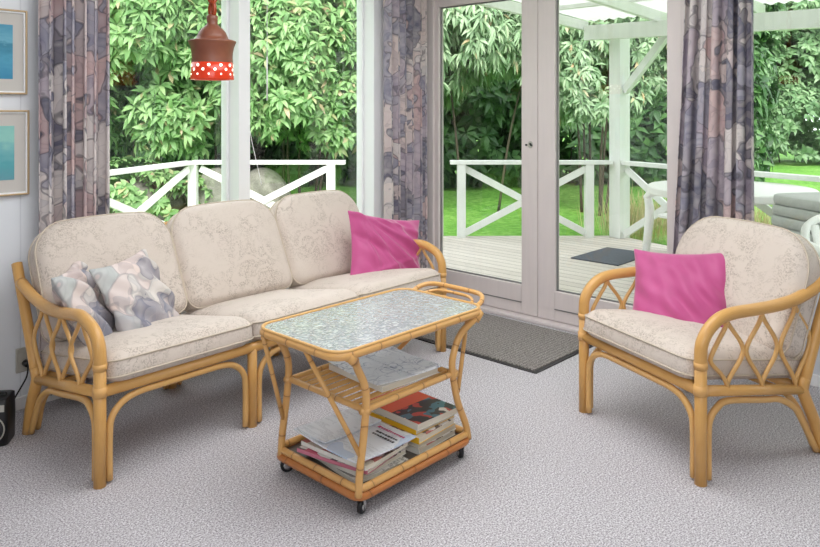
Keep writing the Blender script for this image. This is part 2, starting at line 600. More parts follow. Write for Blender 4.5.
def window(name, wall, a0, a1, z0, z1, depth, fr=.045):
    """a pane in a wooden frame; wall 'y': the pane lies at y = depth, else at x = depth"""
    o = struct(name)
    f = MB()
    def b(p0, p1, d0, d1):
        (pa, za), (pb, zb) = p0, p1
        if wall == 'y':
            f.span((pa, d0, za), (pb, d1, zb))
        else:
            f.span((d0, pa, za), (d1, pb, zb))
    b((a0, z0), (a0 + fr, z1), depth - .025, depth + .03)
    b((a1 - fr, z0), (a1, z1), depth - .025, depth + .03)
    b((a0 + fr, z0), (a1 - fr, z0 + fr), depth - .025, depth + .03)
    b((a0 + fr, z1 - fr), (a1 - fr, z1), depth - .025, depth + .03)
    f.build('window_frame', 'white_trim', o, bevel=.004)
    g = MB()
    if wall == 'y':
        g.span((a0 + fr, depth, z0 + fr), (a1 - fr, depth + .006, z1 - fr))
    else:
        g.span((depth, a0 + fr, z0 + fr), (depth + .006, a1 - fr, z1 - fr))
    g.build('glass_pane', 'window_glass', o)
    return o
window('window_1', 'y', 1.46, 2.252, .50, 2.16, WY + .115, .018)
window('window_2', 'y', 2.327, 3.285, .50, 2.16, WY + .115, .018)
sbuild(MB().span((2.252, WY - .004, .50), (2.327, WY + .15, 2.16)), 'trim_1', 'white_trim', bevel=.004)
sbuild(MB().span((3.285, WY - .004, .50), (3.62, WY + .15, 2.16)), 'trim_2', 'white_trim', bevel=.004)
sbuild(MB().span((1.46, WY - .03, .475), (3.62, WY + .10, .50)), 'trim_3', 'white_trim', bevel=.005)
window('window_3', 'x', -.50, 1.30, .50, 2.10, DX + .06, .05)

# double glazed doors in the right wall; leaves 45 mm thick, flush with the casing
def door(name, y0, y1, gy0, gy1, lock=None):
    o = struct(name)
    f = MB()
    za, zb = .025, 2.12
    x0, x1 = DX - .005, DX + .05
    f.span((x0, y0, za), (x1, gy0, zb))
    f.span((x0, gy1, za), (x1, y1, zb))
    f.span((x0, gy0, za), (x1, gy1, .205))
    f.span((x0, gy0, 2.02), (x1, gy1, zb))
    f.build('door_leaf', 'door_paint', o, bevel=.004)
    g = MB()
    g.span((x0 - .004, gy0, .094), (x0 + .004, gy1, .100))
    g.build('groove_bead', 'seal_grey', o)
    e = MB()
    for a in ((gy0, gy0 + .007, .205, 2.02), (gy1 - .007, gy1, .205, 2.02), (gy0, gy1, .205, .213), (gy0, gy1, 2.012, 2.02)):
        e.span((DX + .015, a[0], a[2]), (DX + .03, a[1], a[3]))
    e.build('glazing_seal', 'seal_grey', o)
    MB().span((DX + .02, gy0, .205), (DX + .026, gy1, 2.02)).build('glass_pane', 'window_glass', o)
    return o
d1 = door('door_1', 2.462, 3.35, 2.58, 3.268)
door('door_2', 1.56, 2.458, 1.64, 2.338)
k = MB().lathe([(0, -.002), (.017, -.002), (.017, .004), (0, .004)], n=16)
k.xf(Matrix.Translation((DX - .008, 2.512, 1.09)) @ Matrix.Rotation(R(90), 4, 'Y') @ Matrix.Scale(1.3, 4, (1, 0, 0)))
lk = k.build('lock_plate', 'silver_label', d1)
MB().beam((DX - .012, 2.512, 1.098), (DX - .014, 2.497, 1.084), .010, .008).build('latch', 'black_plastic', lk)
MB().span((DX - .016, 2.535, 1.083), (DX - .005, 2.545, 1.093)).build('keyhole_stud', 'black_plastic', lk)
tr_ = MB()
tr_.span((DX - .025, 3.30, 0), (DX + .06, WY - .001, 2.2))
tr_.span((DX - .018, 1.44, 0), (DX + .06, 1.558, 2.2))
tr_.span((DX - .02, 1.44, 2.12), (DX + .06, WY, 2.2))
sbuild(tr_, 'trim_4', 'door_paint', bevel=.005)
sbuild(MB().span((DX - .065, 1.44, 0), (DX + .10, WY - .02, .022)), 'trim_5', 'door_paint', bevel=.006)

# ------------------------------------------------------------------ garden ground and deck
DZ, GZ = -.12, -.32
g = MB()
g.add([(x, y, GZ) for x, y in ((-30, 3.6), (60, 3.6), (60, 60), (-30, 60))], [(0, 1, 2, 3)])
g.add([(x, y, GZ) for x, y in ((3.95, -30), (60, -30), (60, 3.6), (3.95, 3.6))], [(0, 1, 2, 3)])
sbuild(g, 'lawn', 'lawn_grass')
deck = [(1.0, 3.54), (1.0, 5.6), (2.95, 6.70), (4.27, 7.42), (5.47, 6.16), (6.27, 5.27), (7.62, 3.86), (7.38, 3.14), (6.90, 1.60), (6.20, -.6), (3.93, -.6), (3.93, 3.54)]
m = MB()
n = len(deck)
m.add([(x, y, DZ) for x, y in deck] + [(x, y, DZ - .09) for x, y in deck],
      [tuple(range(n))[::-1], tuple(range(n, 2 * n))] + [(i, (i + 1) % n, n + (i + 1) % n, n + i) for i in range(n)])
sbuild(m, 'deck_floor', 'deck_boards')

# ------------------------------------------------------------------ deck railings (top rail, posts, crossed braces)
RZ = .745
def railing(label, bays, posts, a, b, group='white deck railings'):
    """a -> b: the ends of the top rail in plan; posts / bays given as fractions along it"""
    a, b = Vector(a), Vector(b)
    at = lambda q, z: (a.x + (b.x - a.x) * q, a.y + (b.y - a.y) * q, z)
    o = thing('deck_railing', label, 'railing', (a.x, a.y, DZ), 0)
    inv = Matrix.Translation((-a.x, -a.y, -DZ))
    def mk(mb, nm):
        mb.xf(inv).build(nm, 'outdoor_paint', o, bevel=.004)
    mk(MB().beam(at(0, RZ - .022), at(1, RZ - .022), .11, .044), 'top_rail')
    d = (b - a).normalized()
    for q in posts:
        p = at(q, 0)
        mk(MB().beam((p[0], p[1], DZ), (p[0], p[1], RZ - .044), .095, .095, (d.x, d.y, 0)), 'post')
    nrm = Vector((-d.y, d.x, 0))
    for q0, q1 in bays:
        for s, (z0, z1) in ((1, (RZ - .09, DZ + .05)), (-1, (DZ + .05, RZ - .09))):
            off = nrm * (.016 * s)
            p0, p1 = Vector(at(q0, z0)) + off, Vector(at(q1, z1)) + off
            mk(MB().beam(p0, p1, .028, .075), 'brace')
    return o
railing('white crossed-brace deck railing slanting behind the flowered curtain at the left window', [(.0, .43), (.46, .985)], [.445], (1.15, 5.62), (4.20, 7.28))
railing('white deck railing with crossed braces seen through the window behind the pink pillow', [(.045, .88)], [.0, .905], (4.26, 7.31), (5.43, 6.055))
railing('white deck railing with crossed braces seen through the two glazed doors', [(.09, .84)], [.07, .86], (6.231, 5.195), (7.46, 3.86))
railing('white deck railing running along the lawn behind the garden table', [(.002, .28), (.30, .62), (.64, .98)], [.29, .63], (7.485, 3.715), (6.25, -.25))

# ------------------------------------------------------------------ pergola over the deck
pg = thing('pergola', 'white timber pergola with translucent roof sheets over the deck', 'pergola', (7.53, 3.80, DZ))
inv = Matrix.Translation((-7.53, -3.80, -DZ))
def pgp(mb, nm, mat='outdoor_paint', bev=.005):
    return mb.xf(inv).build(nm, mat, pg, bevel=bev)
pgp(MB().beam((7.53, 3.80, DZ), (7.53, 3.80, 2.12), .16, .16, (.3, 1, 0)), 'post')
pgp(MB().beam((7.32, 4.10, 2.18), (6.98, 1.62, 2.10), .09, .165), 'beam')
pgp(MB().beam((6.98, 1.62, 2.10), (6.65, -.55, 2.04), .09, .165), 'beam')
pgp(MB().beam((6.67, -.35, DZ), (6.67, -.35, 2.0), .13, .13), 'post')
pgp(MB().beam((7.50, 3.72, 1.52), (7.28, 3.12, 2.12), .06, .085), 'knee_brace')
def roof_z(x): return 2.29 + (7.3 - x) * .045
for yy in (4.14, 3.2, 2.25, 1.3, .35):
    pgp(MB().beam((7.40, yy, roof_z(7.4) - .02), (3.95, yy, roof_z(3.95) - .02), .055, .11), 'rafter')
for xx in (6.55, 5.2, 4.1):
    pgp(MB().beam((xx, 4.20, roof_z(xx) + .05), (xx, -.5, roof_z(xx) + .05), .05, .045), 'purlin')
rs = MB()
nx = 240
ys = [4.24 - i * 4.8 / nx for i in range(nx + 1)]
vs, fs = [], []
for i, y in enumerate(ys):
    dz = .011 * math.sin(i * 1.05)
    vs += [(7.62, y, roof_z(7.62) + .085 + dz), (3.93, y, roof_z(3.93) + .085 + dz)]
for i in range(nx):
    fs.append((2 * i, 2 * i + 1, 2 * i + 3, 2 * i + 2))
rs.add(vs, fs)
ro = pgp(rs, 'roof_sheet', 'roof_sheet', 0)
sm = ro.modifiers.new('thick', 'SOLIDIFY')
sm.thickness = .004

# ------------------------------------------------------------------ garden things on the deck
m = MB().span((6.12, 3.10, DZ), (6.85, 3.595, DZ + .012))
o = m.build('deck_mat', 'deck_mat_rubber', bevel=.004)
tag(o, 'dark grey rubber mat lying on the deck boards outside the door', 'mat')

def superell(cx, cy, a, b, z, n=40, e=2.6):
    out = []
    for k in range(n):
        q = 2 * math.pi * k / n
        c, s = math.cos(q), math.sin(q)
        out.append((cx + a * math.copysign(abs(c) ** (2 / e), c), cy + b * math.copysign(abs(s) ** (2 / e), s), z))
    return out
def slab(mb, rings):
    """closed loft of rings with caps"""
    n = len(rings[0])
    vs = [p for r in rings for p in r]
    fs = [tuple(range(n))[::-1], tuple(range((len(rings) - 1) * n, len(rings) * n))]
    for i in range(len(rings) - 1):
        for k in range(n):
            k2 = (k + 1) % n
            fs.append((i * n + k, i * n + k2, (i + 1) * n + k2, (i + 1) * n + k))
    return mb.add(vs, fs)

gt = thing('garden_table', 'round white garden table beside the deck railing', 'table', (6.28, 2.17, DZ))
m = MB()
slab(m, [superell(0, 0, r, r, z, 40, 2.0) for r, z in ((.60, .715), (.655, .715), (.66, .725), (.66, .77), (.65, .78))])
m.build('tabletop', 'white_plastic', gt)
for a in range(4):
    q = R(45 + 90 * a)
    MB().tube([(.16 * math.cos(q), .16 * math.sin(q), .715), (.20 * math.cos(q), .20 * math.sin(q), .45), (.42 * math.cos(q), .42 * math.sin(q), 0)], .025, 8, res=4).build('leg', 'white_plastic', gt, smooth=True)

def garden_chair(loc, rz, label):
    """white moulded garden chair facing local -y"""
    o = thing('garden_chair', label, 'chair', loc, rz)
    slab(MB(), [superell(0, 0, .22, .22, z, 32, 4) for z in (.40, .425)]).build('seat', 'white_plastic', o, bevel=.006)
    b = MB()
    for i in range(5):
        x = -.15 + .075 * i
        b.tube([(x, .19, .42), (x * 1.05, .25, .62), (x * 1.1, .30, .82)], .033, 8, res=4, flat=.4)
    b.tube([(-.225, .20, .42), (-.24, .26, .62), (-.22, .31, .78), (-.13, .325, .845), (0, .33, .86), (.13, .325, .845), (.22, .31, .78), (.24, .26, .62), (.225, .20, .42)], .024, 8, res=5)
    b.build('backrest', 'white_plastic', o, smooth=True)
    for s in (-1, 1):
        MB().tube([(s * .25, .27, .70), (s * .275, .05, .665), (s * .275, -.17, .64), (s * .265, -.25, .58)], .036, 8, res=5).build('armrest', 'white_plastic', o, smooth=True)
        MB().tube([(s * .265, -.235, .60), (s * .25, -.225, .42), (s * .27, -.26, 0)], [.036, .045, .034], 8, res=5).build('leg', 'white_plastic', o, smooth=True)
        MB().tube([(s * .225, .20, .44), (s * .25, .27, 0)], [.032, .022], 8).build('leg', 'white_plastic', o, smooth=True)
    return o
garden_chair((6.83, 2.76, DZ), R(165), 'white plastic garden chair on the deck beside the glazed door')
garden_chair((4.68, .80, DZ), R(-30), 'white plastic garden chair close outside the right window').scale = (1, 1, .92)

st = thing('garden_stool', 'low white garden bench under the grey lounger pads', 'bench', (5.70, 1.11, DZ), R(-38))
MB().box((0, 0, .515), (.95, .62, .05)).build('bench_top', 'white_plastic', st, bevel=.008)
for sx_ in (-1, 1):
    for sy_ in (-1, 1):
        MB().box((sx_ * .42, sy_ * .26, .245), (.05, .05, .49)).build('leg', 'white_plastic', st)
def rbox(w, d, h, r=.03, bulge=.0):
    m = MB()
    rings = []
    for z, ins in ((0, r * .9), (r * .4, r * .25), (h * .5, 0), (h - r * .4, r * .25), (h, r * .9)):
        rings.append(superell(0, 0, w / 2 - ins, d / 2 - ins, z, 48, 7))
    return slab(m, rings)
words = ['bottom', 'second', 'third', 'topmost']
for i in range(4):
    o = rbox(1.02 - .02 * i, .64, .070, .016).build('lounger_pad', 'pad_fabric', smooth=True)
    o.location = (5.70 + .012 * i, 1.11 + .004 * i, DZ + .541 + .0725 * i)
    o.rotation_euler = (0, 0, R(-38 + 1.5 * (i % 2)))
    tag(o, ('topmost grey lounger pad of the stack outside the right window', 'third grey lounger pad up in the stack outside the right window', 'second grey lounger pad from the bottom of the outdoor stack', 'bottom grey lounger pad of the stack, lying on the bench')[3 - i], 'cushion', 'grey lounger pads stacked outdoors')

# ------------------------------------------------------------------ shrubs, hedge, stones
def leaf_mesh(name, mat, parent, whorls, L, W, per, droop, seed, flat=False):
    """whorls: list of (position, outward axis); every leaf is a folded, drooping blade of its own"""
    r = np.random.default_rng(seed)
    P = np.repeat(np.array([w[0] for w in whorls]), per, 0)
    A = np.repeat(np.array([w[1] for w in whorls]), per, 0)
    N = len(P)
    ref = np.where(np.abs(A[:, 2:3]) < .9, np.array([[0, 0, 1.]]), np.array([[1., 0, 0]]))
    e1 = np.cross(A, ref); e1 /= np.linalg.norm(e1, axis=1, keepdims=True)
    e2 = np.cross(A, e1)
    ph = np.tile(np.arange(per) * 2 * np.pi / per, len(whorls)) + np.repeat(r.uniform(0, 6.28, len(whorls)), per) + r.normal(0, .25, N)
    tilt = r.uniform(.05, .75, (N, 1))
    D = e1 * np.cos(ph)[:, None] + e2 * np.sin(ph)[:, None] + A * tilt
    D[:, 2] -= droop * r.uniform(.5, 1.2, N)
    D /= np.linalg.norm(D, axis=1, keepdims=True)
    up = A + np.array([[0, 0, .5]])
    S_ = np.cross(D, up); S_ /= np.linalg.norm(S_, axis=1, keepdims=True) + 1e-6
    U = np.cross(S_, D)
    l = (L * r.uniform(.65, 1.2, N))[:, None]
    w = (W * r.uniform(.75, 1.2, N))[:, None]
    dn = np.array([[0, 0, -1.]])
    base = P + D * l * .06
    tip = P + D * l - U * l * .14 + dn * l * droop * .2
    if flat:
        mid = P + D * l * .5 + U * l * .03
        lt = mid + S_ * w + U * w * .35
        rt = mid - S_ * w + U * w * .35
        V = np.stack([base, lt, mid, rt, tip], 1).reshape(-1, 3)
        k = (np.arange(N) * 5)[:, None]
        F = np.concatenate([k + np.array([f]) for f in ((0, 2, 1), (0, 3, 2), (1, 2, 4), (2, 3, 4))], 0)
    else:
        m1 = P + D * l * .36 + U * l * .03
        m2 = P + D * l * .70 + dn * l * droop * .08
        V = np.stack([base, m1 + S_ * w * .9 + U * w * .3, m1, m1 - S_ * w * .9 + U * w * .3,
                      m2 + S_ * w * .8 + U * w * .22, m2, m2 - S_ * w * .8 + U * w * .22, tip], 1).reshape(-1, 3)
        k = (np.arange(N) * 8)[:, None]
        F = np.concatenate([k + np.array([f]) for f in ((0, 2, 1), (0, 3, 2), (1, 2, 5), (1, 5, 4), (2, 3, 6), (2, 6, 5), (4, 5, 7), (5, 6, 7))], 0)
    me = bpy.data.meshes.new(name)
    me.vertices.add(len(V)); me.vertices.foreach_set('co', V.ravel())
    me.loops.add(F.size); me.loops.foreach_set('vertex_index', F.ravel().astype(np.int32))
    me.polygons.add(len(F))
    me.polygons.foreach_set('loop_start', np.arange(len(F), dtype=np.int32) * 3)
    me.update(calc_edges=True)
    me.materials.append(M[mat])
    o = bpy.data.objects.new(name, me)
    COL.objects.link(o)
    o.parent = parent
    return o

def shrub(label, loc, blobs, nwh, L, W, per=8, droop=.45, mat='rhododendron_leaf', seed=1, stems=5, cat='shrub', name='garden_shrub', group=None, depth=.55):
    """blobs: (x, y, z, rx, rz) in the shrub's own frame, foliage on and inside each one's skin"""
    o = thing(name, label, cat, loc, 0, group)
    r = np.random.default_rng(seed)
    area_ = np.array([b[3] * b[3] * .5 + b[3] * b[4] * .5 for b in blobs])
    cnt = (area_ / area_.sum() * nwh).astype(int)
    wh = []
    for b, c in zip(blobs, cnt):
        # lumps on the skin of the blob make clustered boughs
        lumps = r.normal(size=(max(10, c // 28), 3))
        lumps /= np.linalg.norm(lumps, axis=1, keepdims=True)
        for _ in range(c):
            d = lumps[r.integers(len(lumps))] + r.normal(0, .22, 3)
            d /= np.linalg.norm(d)
            if d[2] < -.75:
                d[2] *= -1
            q = 1 - depth * r.random() ** 2.2
            p = np.array([b[0] + d[0] * b[3] * q, b[1] + d[1] * b[3] * q, b[2] + d[2] * b[4] * q])
            if p[2] < .12:
                p[2] = .12 + r.random() * .3
            ax = d * np.array([1, 1, .8]) + np.array([0, 0, .45]) + r.normal(0, .25, 3)
            ax /= np.linalg.norm(ax)
            wh.append((p, ax))
    leaf_mesh('foliage', mat, o, wh, L, W, per, droop, seed + 1, 'hedge' in mat)
    st = MB()
    for i in range(stems):
        b = blobs[i % len(blobs)]
        a = rng.uniform(0, 6.28)
        x0, y0 = b[0] * .35 + .15 * math.cos(a), b[1] * .35 + .15 * math.sin(a)
        tx, ty, tz = b[0] + .4 * b[3] * math.cos(a), b[1] + .4 * b[3] * math.sin(a), b[2] + b[4] * .4
        st.tube([(x0, y0, 0), (x0 * .7 + tx * .3 + rng.uniform(-.1, .1), y0 * .7 + ty * .3, tz * .45), (tx, ty, tz)], [.024, .018, .008], 7, res=5)
    st.build('stem', 'bark', o, smooth=True)
    return o
def cw(u, Y, z=GZ):
    """a spot in the garden at bearing u (tan of the angle off the view axis) and distance Y"""
    s, c = math.sin(R(43)), math.cos(R(43))
    X = u * Y
    return (X * s + Y * c, -X * c + Y * s, z)
GRP = 'leafy shrubs beyond the deck'
shrub('big broad-leaved shrub with whorled leaves behind the left curtain', cw(-.40, 11.2), [(0, 0, 2.6, 1.3, 1.1), (.7, -.5, 1.7, 1.1, .9), (-.9, .3, 1.8, 1.1, 1.0), (.2, .2, 3.8, 1.2, 1.0), (-.3, -.8, 3.0, .9, .8)], 3900, .225, .036, droop=.45, seed=11)
shrub('bright green whorled shrub behind the hanging terracotta lamp', cw(-.275, 11.4), [(0, 0, 2.7, 1.2, 1.1), (.4, -.6, 1.9, .8, .8), (-.5, .2, 3.9, 1.2, 1.0), (.8, -.4, 3.5, 1.0, 1.0)], 3500, .225, .036, droop=.45, seed=21)
shrub('tall leafy shrub filling the middle window above the pink pillow', cw(-.165, 11.2), [(0, 0, 2.7, 1.2, 1.2), (.5, -.5, 1.7, .8, .8), (-.3, -.4, 1.9, .7, .8), (.2, .2, 4.0, 1.3, 1.0), (.9, -.6, 3.2, .9, .9)], 4000, .19, .032, droop=.45, seed=31)
shrub('loose pale shrub at the right edge of the middle window', cw(-.045, 11.8), [(0, 0, 2.4, 1.0, 1.6), (.2, -.3, 3.9, 1.2, 1.0)], 3200, .16, .026, droop=.8, mat='grey_green_leaf', seed=41)
shrub('drooping narrow-leaved shrub behind the closed left glazed door', cw(.09, 11.4), [(-.3, 0, 3.0, 1.1, .9), (.4, -.5, 2.7, .9, .8), (.1, .3, 4.1, 1.4, .9), (-.7, .5, 2.2, .7, .6)], 4200, .21, .024, droop=1.1, mat='grey_green_leaf', seed=51, stems=2)
shrub('slender pale shrub behind the pergola post seen through the right door', cw(.25, 11.4), [(0, 0, 2.9, 1.1, 1.2), (.6, -.6, 2.6, .9, 1.1), (-.4, -.3, 2.1, .7, .8), (.1, .3, 4.2, 1.3, .9), (.9, -1.1, 3.4, 1.0, 1.0)], 4600, .18, .026, droop=.8, mat='grey_green_leaf', seed=61, stems=8)
# dark hedge trees that close the garden behind them
HG = 'dark hedge trees closing the garden'
hl = ['dark hedge tree far behind the left curtain', 'dark hedge tree behind the lamp and the broad-leaved shrubs', 'dark hedge tree behind the middle window shrubs', 'dark hedge tree between the window post and the glazed doors', 'dark hedge tree in the shade behind the left glazed door', 'dark hedge tree behind the right glazed door', 'dark hedge tree behind the right-hand curtain']
for i, u in enumerate((-.50, -.36, -.22, -.08, .07, .22, .37)):
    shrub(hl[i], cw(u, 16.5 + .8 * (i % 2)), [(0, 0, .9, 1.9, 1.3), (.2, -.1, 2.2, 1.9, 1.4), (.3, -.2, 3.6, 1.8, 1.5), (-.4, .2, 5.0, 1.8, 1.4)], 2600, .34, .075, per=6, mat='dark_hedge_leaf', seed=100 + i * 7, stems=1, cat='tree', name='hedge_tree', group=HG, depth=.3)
fl = ['clipped green hedge far across the lawn next to the right curtain', 'clipped green hedge far across the lawn above the garden table', 'clipped green hedge far across the lawn at the right edge']
for i, u in enumerate((.43, .52, .61)):
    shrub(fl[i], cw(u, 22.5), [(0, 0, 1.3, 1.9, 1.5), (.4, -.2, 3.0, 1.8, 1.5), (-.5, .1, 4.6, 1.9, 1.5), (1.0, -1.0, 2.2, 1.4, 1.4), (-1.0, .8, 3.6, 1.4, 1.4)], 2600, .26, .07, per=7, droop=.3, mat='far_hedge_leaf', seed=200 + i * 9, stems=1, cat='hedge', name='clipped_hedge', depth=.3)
tl_r, tl_w = np.random.default_rng(77), []  # leaves added outside the view to block sky reflections in the glass
for a0, a1, rad in ((73, 178, 15.0), (-75, -6, 19.0)):
    for _ in range(6200):
        a, q = R(tl_r.uniform(a0, a1)), tl_r.uniform(-1.2, 1.2)
        d = np.array([-math.cos(a), -math.sin(a), .35 * tl_r.normal()])
        zz_ = tl_r.uniform(.1, 5.6) + .4 * math.sin(a * 40)
        tl_w.append((np.array([1.5 + (rad + q) * math.cos(a), 1.5 + (rad + q) * math.sin(a), zz_]), d / np.linalg.norm(d)))
tl_o = leaf_mesh('added_treeline', 'dark_hedge_leaf', None, tl_w, .42, .10, 6, .45, 78, True)
tl_o.location = (0, 0, GZ)
tag(tl_o, 'dark leaf screen added out of view so the panes mirror no open sky', 'added_treeline', kind='stuff')
shrub('low creeping shrub around the boulders beyond the left railing', cw(-.395, 10.4), [(0, 0, .45, .7, .5), (.6, -.5, .3, .5, .4), (-.7, .5, .4, .6, .5)], 420, .15, .04, mat='rhododendron_leaf', seed=71, stems=3)

def boulder(label, loc, size, seed):
    bm = bmesh.new()
    bmesh.ops.create_icosphere(bm, subdivisions=4, radius=1)
    r = random.Random(seed)
    ks = [(Vector((r.uniform(-1, 1), r.uniform(-1, 1), r.uniform(-1, 1))) * 2.2, r.uniform(0, 6)) for _ in range(6)]
    for v in bm.verts:
        q = 1 + sum(.055 * math.sin(k.dot(v.co) + p) for k, p in ks)
        v.co = Vector((v.co.x * size[0] * q, v.co.y * size[1] * q, max(-.25, v.co.z) * size[2] * q + size[2] * .25))
    me = bpy.data.meshes.new('boulder')
    bm.to_mesh(me)
    bm.free()
    me.polygons.foreach_set('use_smooth', [True] * len(me.polygons))
    me.materials.append(M['boulder_stone'])
    o = bpy.data.objects.new('boulder', me)
    COL.objects.link(o)
    o.location = loc
    o.rotation_euler = (0, 0, r.uniform(0, 3))
    return tag(o, label, 'boulder', 'boulders beyond the deck')
boulder('long grey boulder beyond the railing left of the lamp', cw(-.35, 11.0), (.75, .55, .62), 3)
boulder('grey boulder just left of the white window post', cw(-.262, 10.8), (.42, .4, .58), 5)
boulder('rounded grey boulder just right of the white window post', cw(-.205, 10.9), (.42, .45, .66), 8)

def tuft(label, loc, n, h, spread, seed):
    r = np.random.default_rng(seed)
    wh = []
    for _ in range(n):
        p = np.array([r.normal(0, spread), r.normal(0, spread), 0])
        ax = np.array([p[0] * .8, p[1] * .8, 1.0]); ax /= np.linalg.norm(ax)
        wh.append((p, ax))
    o = thing('dry_grass_tuft', label, 'grass tuft', loc)
    leaf = leaf_mesh('blades', 'straw', o, wh, h, .012, 4, .1, seed, True)
    # blades stand up: tilt the leaves towards the axis
    co = np.empty(len(leaf.data.vertices) * 3); leaf.data.vertices.foreach_get('co', co)
    co = co.reshape(-1, 5, 3)
    b = co[:, :1].copy(); rel = co - b
    hor = np.linalg.norm(rel[:, :, :2], axis=2)
    rel[:, :, 2] = hor * 1.3 + np.abs(rel[:, :, 2])
    rel[:, :, :2] *= .45
    co = b + rel
    co[:, :, 2] = np.maximum(co[:, :, 2], 0)
    leaf.data.vertices.foreach_set('co', co.ravel()); leaf.data.update()
    leaf['kind'] = 'stuff'
    return o
tuft('pale dry grass tuft behind the white garden chair', cw(.315, 8.9), 130, .42, .22, 5)
tuft('pale dry grass tuft under the garden table by the railing', cw(.50, 7.9), 130, .40, .25, 6)

# ------------------------------------------------------------------ rattan seating
def arm_z(pts):
    def f(y):
        for (y0, z0), (y1, z1) in zip(pts, pts[1:]):
            if y0 <= y <= y1:
                return z0 + (z1 - z0) * (y - y0) / max(1e-6, y1 - y0)
        return pts[-1][1]
    return f
def outline(w, h, r_top, r_bot, n=9):
    """rounded rectangle in (x, y), y from 0 to h; corners of their own radius, straight sides sampled"""
    pts = []
    def arc(cx, cy, r, a0):
        for k in range(n):
            a = R(a0 + 90 * k / (n - 1))
            pts.append((cx + r * math.cos(a), cy + r * math.sin(a)))
    def line(p, q, k=7):
        for i in range(1, k):
            pts.append((p[0] + (q[0] - p[0]) * i / k, p[1] + (q[1] - p[1]) * i / k))
    a = w / 2
    arc(a - r_bot, r_bot, r_bot, -90)
    line((a, r_bot), (a, h - r_top))
    arc(a - r_top, h - r_top, r_top, 0)
    line((a - r_top, h), (-a + r_top, h))
    arc(-a + r_top, h - r_top, r_top, 90)
    line((-a, h - r_top), (-a, r_bot))
    arc(-a + r_bot, r_bot, r_bot, 180)
    line((-a + r_bot, 0), (a - r_bot, 0))
    return pts
def cushion(name, parent, mat4, w, h, t, r_top, r_bot, crown_f, crown_b, bulge=0.0, seed=0, mat='brocade'):
    """boxed cushion: local x across, y up, z thickness (front = +z); piping runs along both edges"""
    ol = outline(w, h, r_top, r_bot)
    if bulge:
        ol = [(x, y + bulge * (1 - (2 * x / w) ** 2) * (y / h)) for x, y in ol]
    n = len(ol)
    cx, cy = 0, h / 2
    rr = random.Random(seed)
    ph = [rr.uniform(0, 6) for _ in range(4)]
    ring_s = [1, .99, .975, .95, .92, .88, .83, .75, .62, .48, .33, .17]
    vs, fs = [], []
    def surf(sign, crown):
        rows = []
        for s in ring_s:
            row = []
            edge = min(1, (1 - s) / .12)
            for x, y in ol:
                px, py = cx + (x - cx) * s, cy + (y - cy) * s
                wob = .004 * math.sin(px * 9 + ph[0]) * math.sin(py * 8 + ph[1]) + .003 * math.sin(px * 17 + py * 11 + ph[2])
                z = t / 2 - .024 * (1 - edge) ** 2 + crown * (1 - s * s) ** .8 + wob * (1 - s)
                row.append((px, py, sign * z))
            rows.append(row)
        return rows
    top, bot = surf(1, crown_f), surf(-1, crown_b)
    rows = top[::-1] + [[(cx + (x - cx) * 1.006, cy + (y - cy) * 1.006, z) for x, y in ol] for z in (t * .2, 0, -t * .2)] + bot
    vs = [p for r_ in rows for p in r_]
    for i in range(len(rows) - 1):
        for k in range(n):
            k2 = (k + 1) % n
            fs.append((i * n + k, (i + 1) * n + k, (i + 1) * n + k2, i * n + k2))
    c0 = len(vs)
    vs.append((cx, cy, t / 2 + crown_f)); vs.append((cx, cy, -t / 2 - crown_b))
    for k in range(n):
        fs.append((c0, k, (k + 1) % n))
        b = (len(rows) - 1) * n
        fs.append((c0 + 1, b + (k + 1) % n, b + k))
    m = MB().add(vs, fs)
    m.xf(mat4)
    o = m.build(name, mat, parent, smooth=True)
    for z in (t / 2 - .024, -t / 2 + .024):
        MB().tube([(cx + (x - cx) * 1.008, cy + (y - cy) * 1.008, z) for x, y in ol], .0034, 6, closed=True).xf(mat4).build('piping', 'piping', o, smooth=True)
    return o

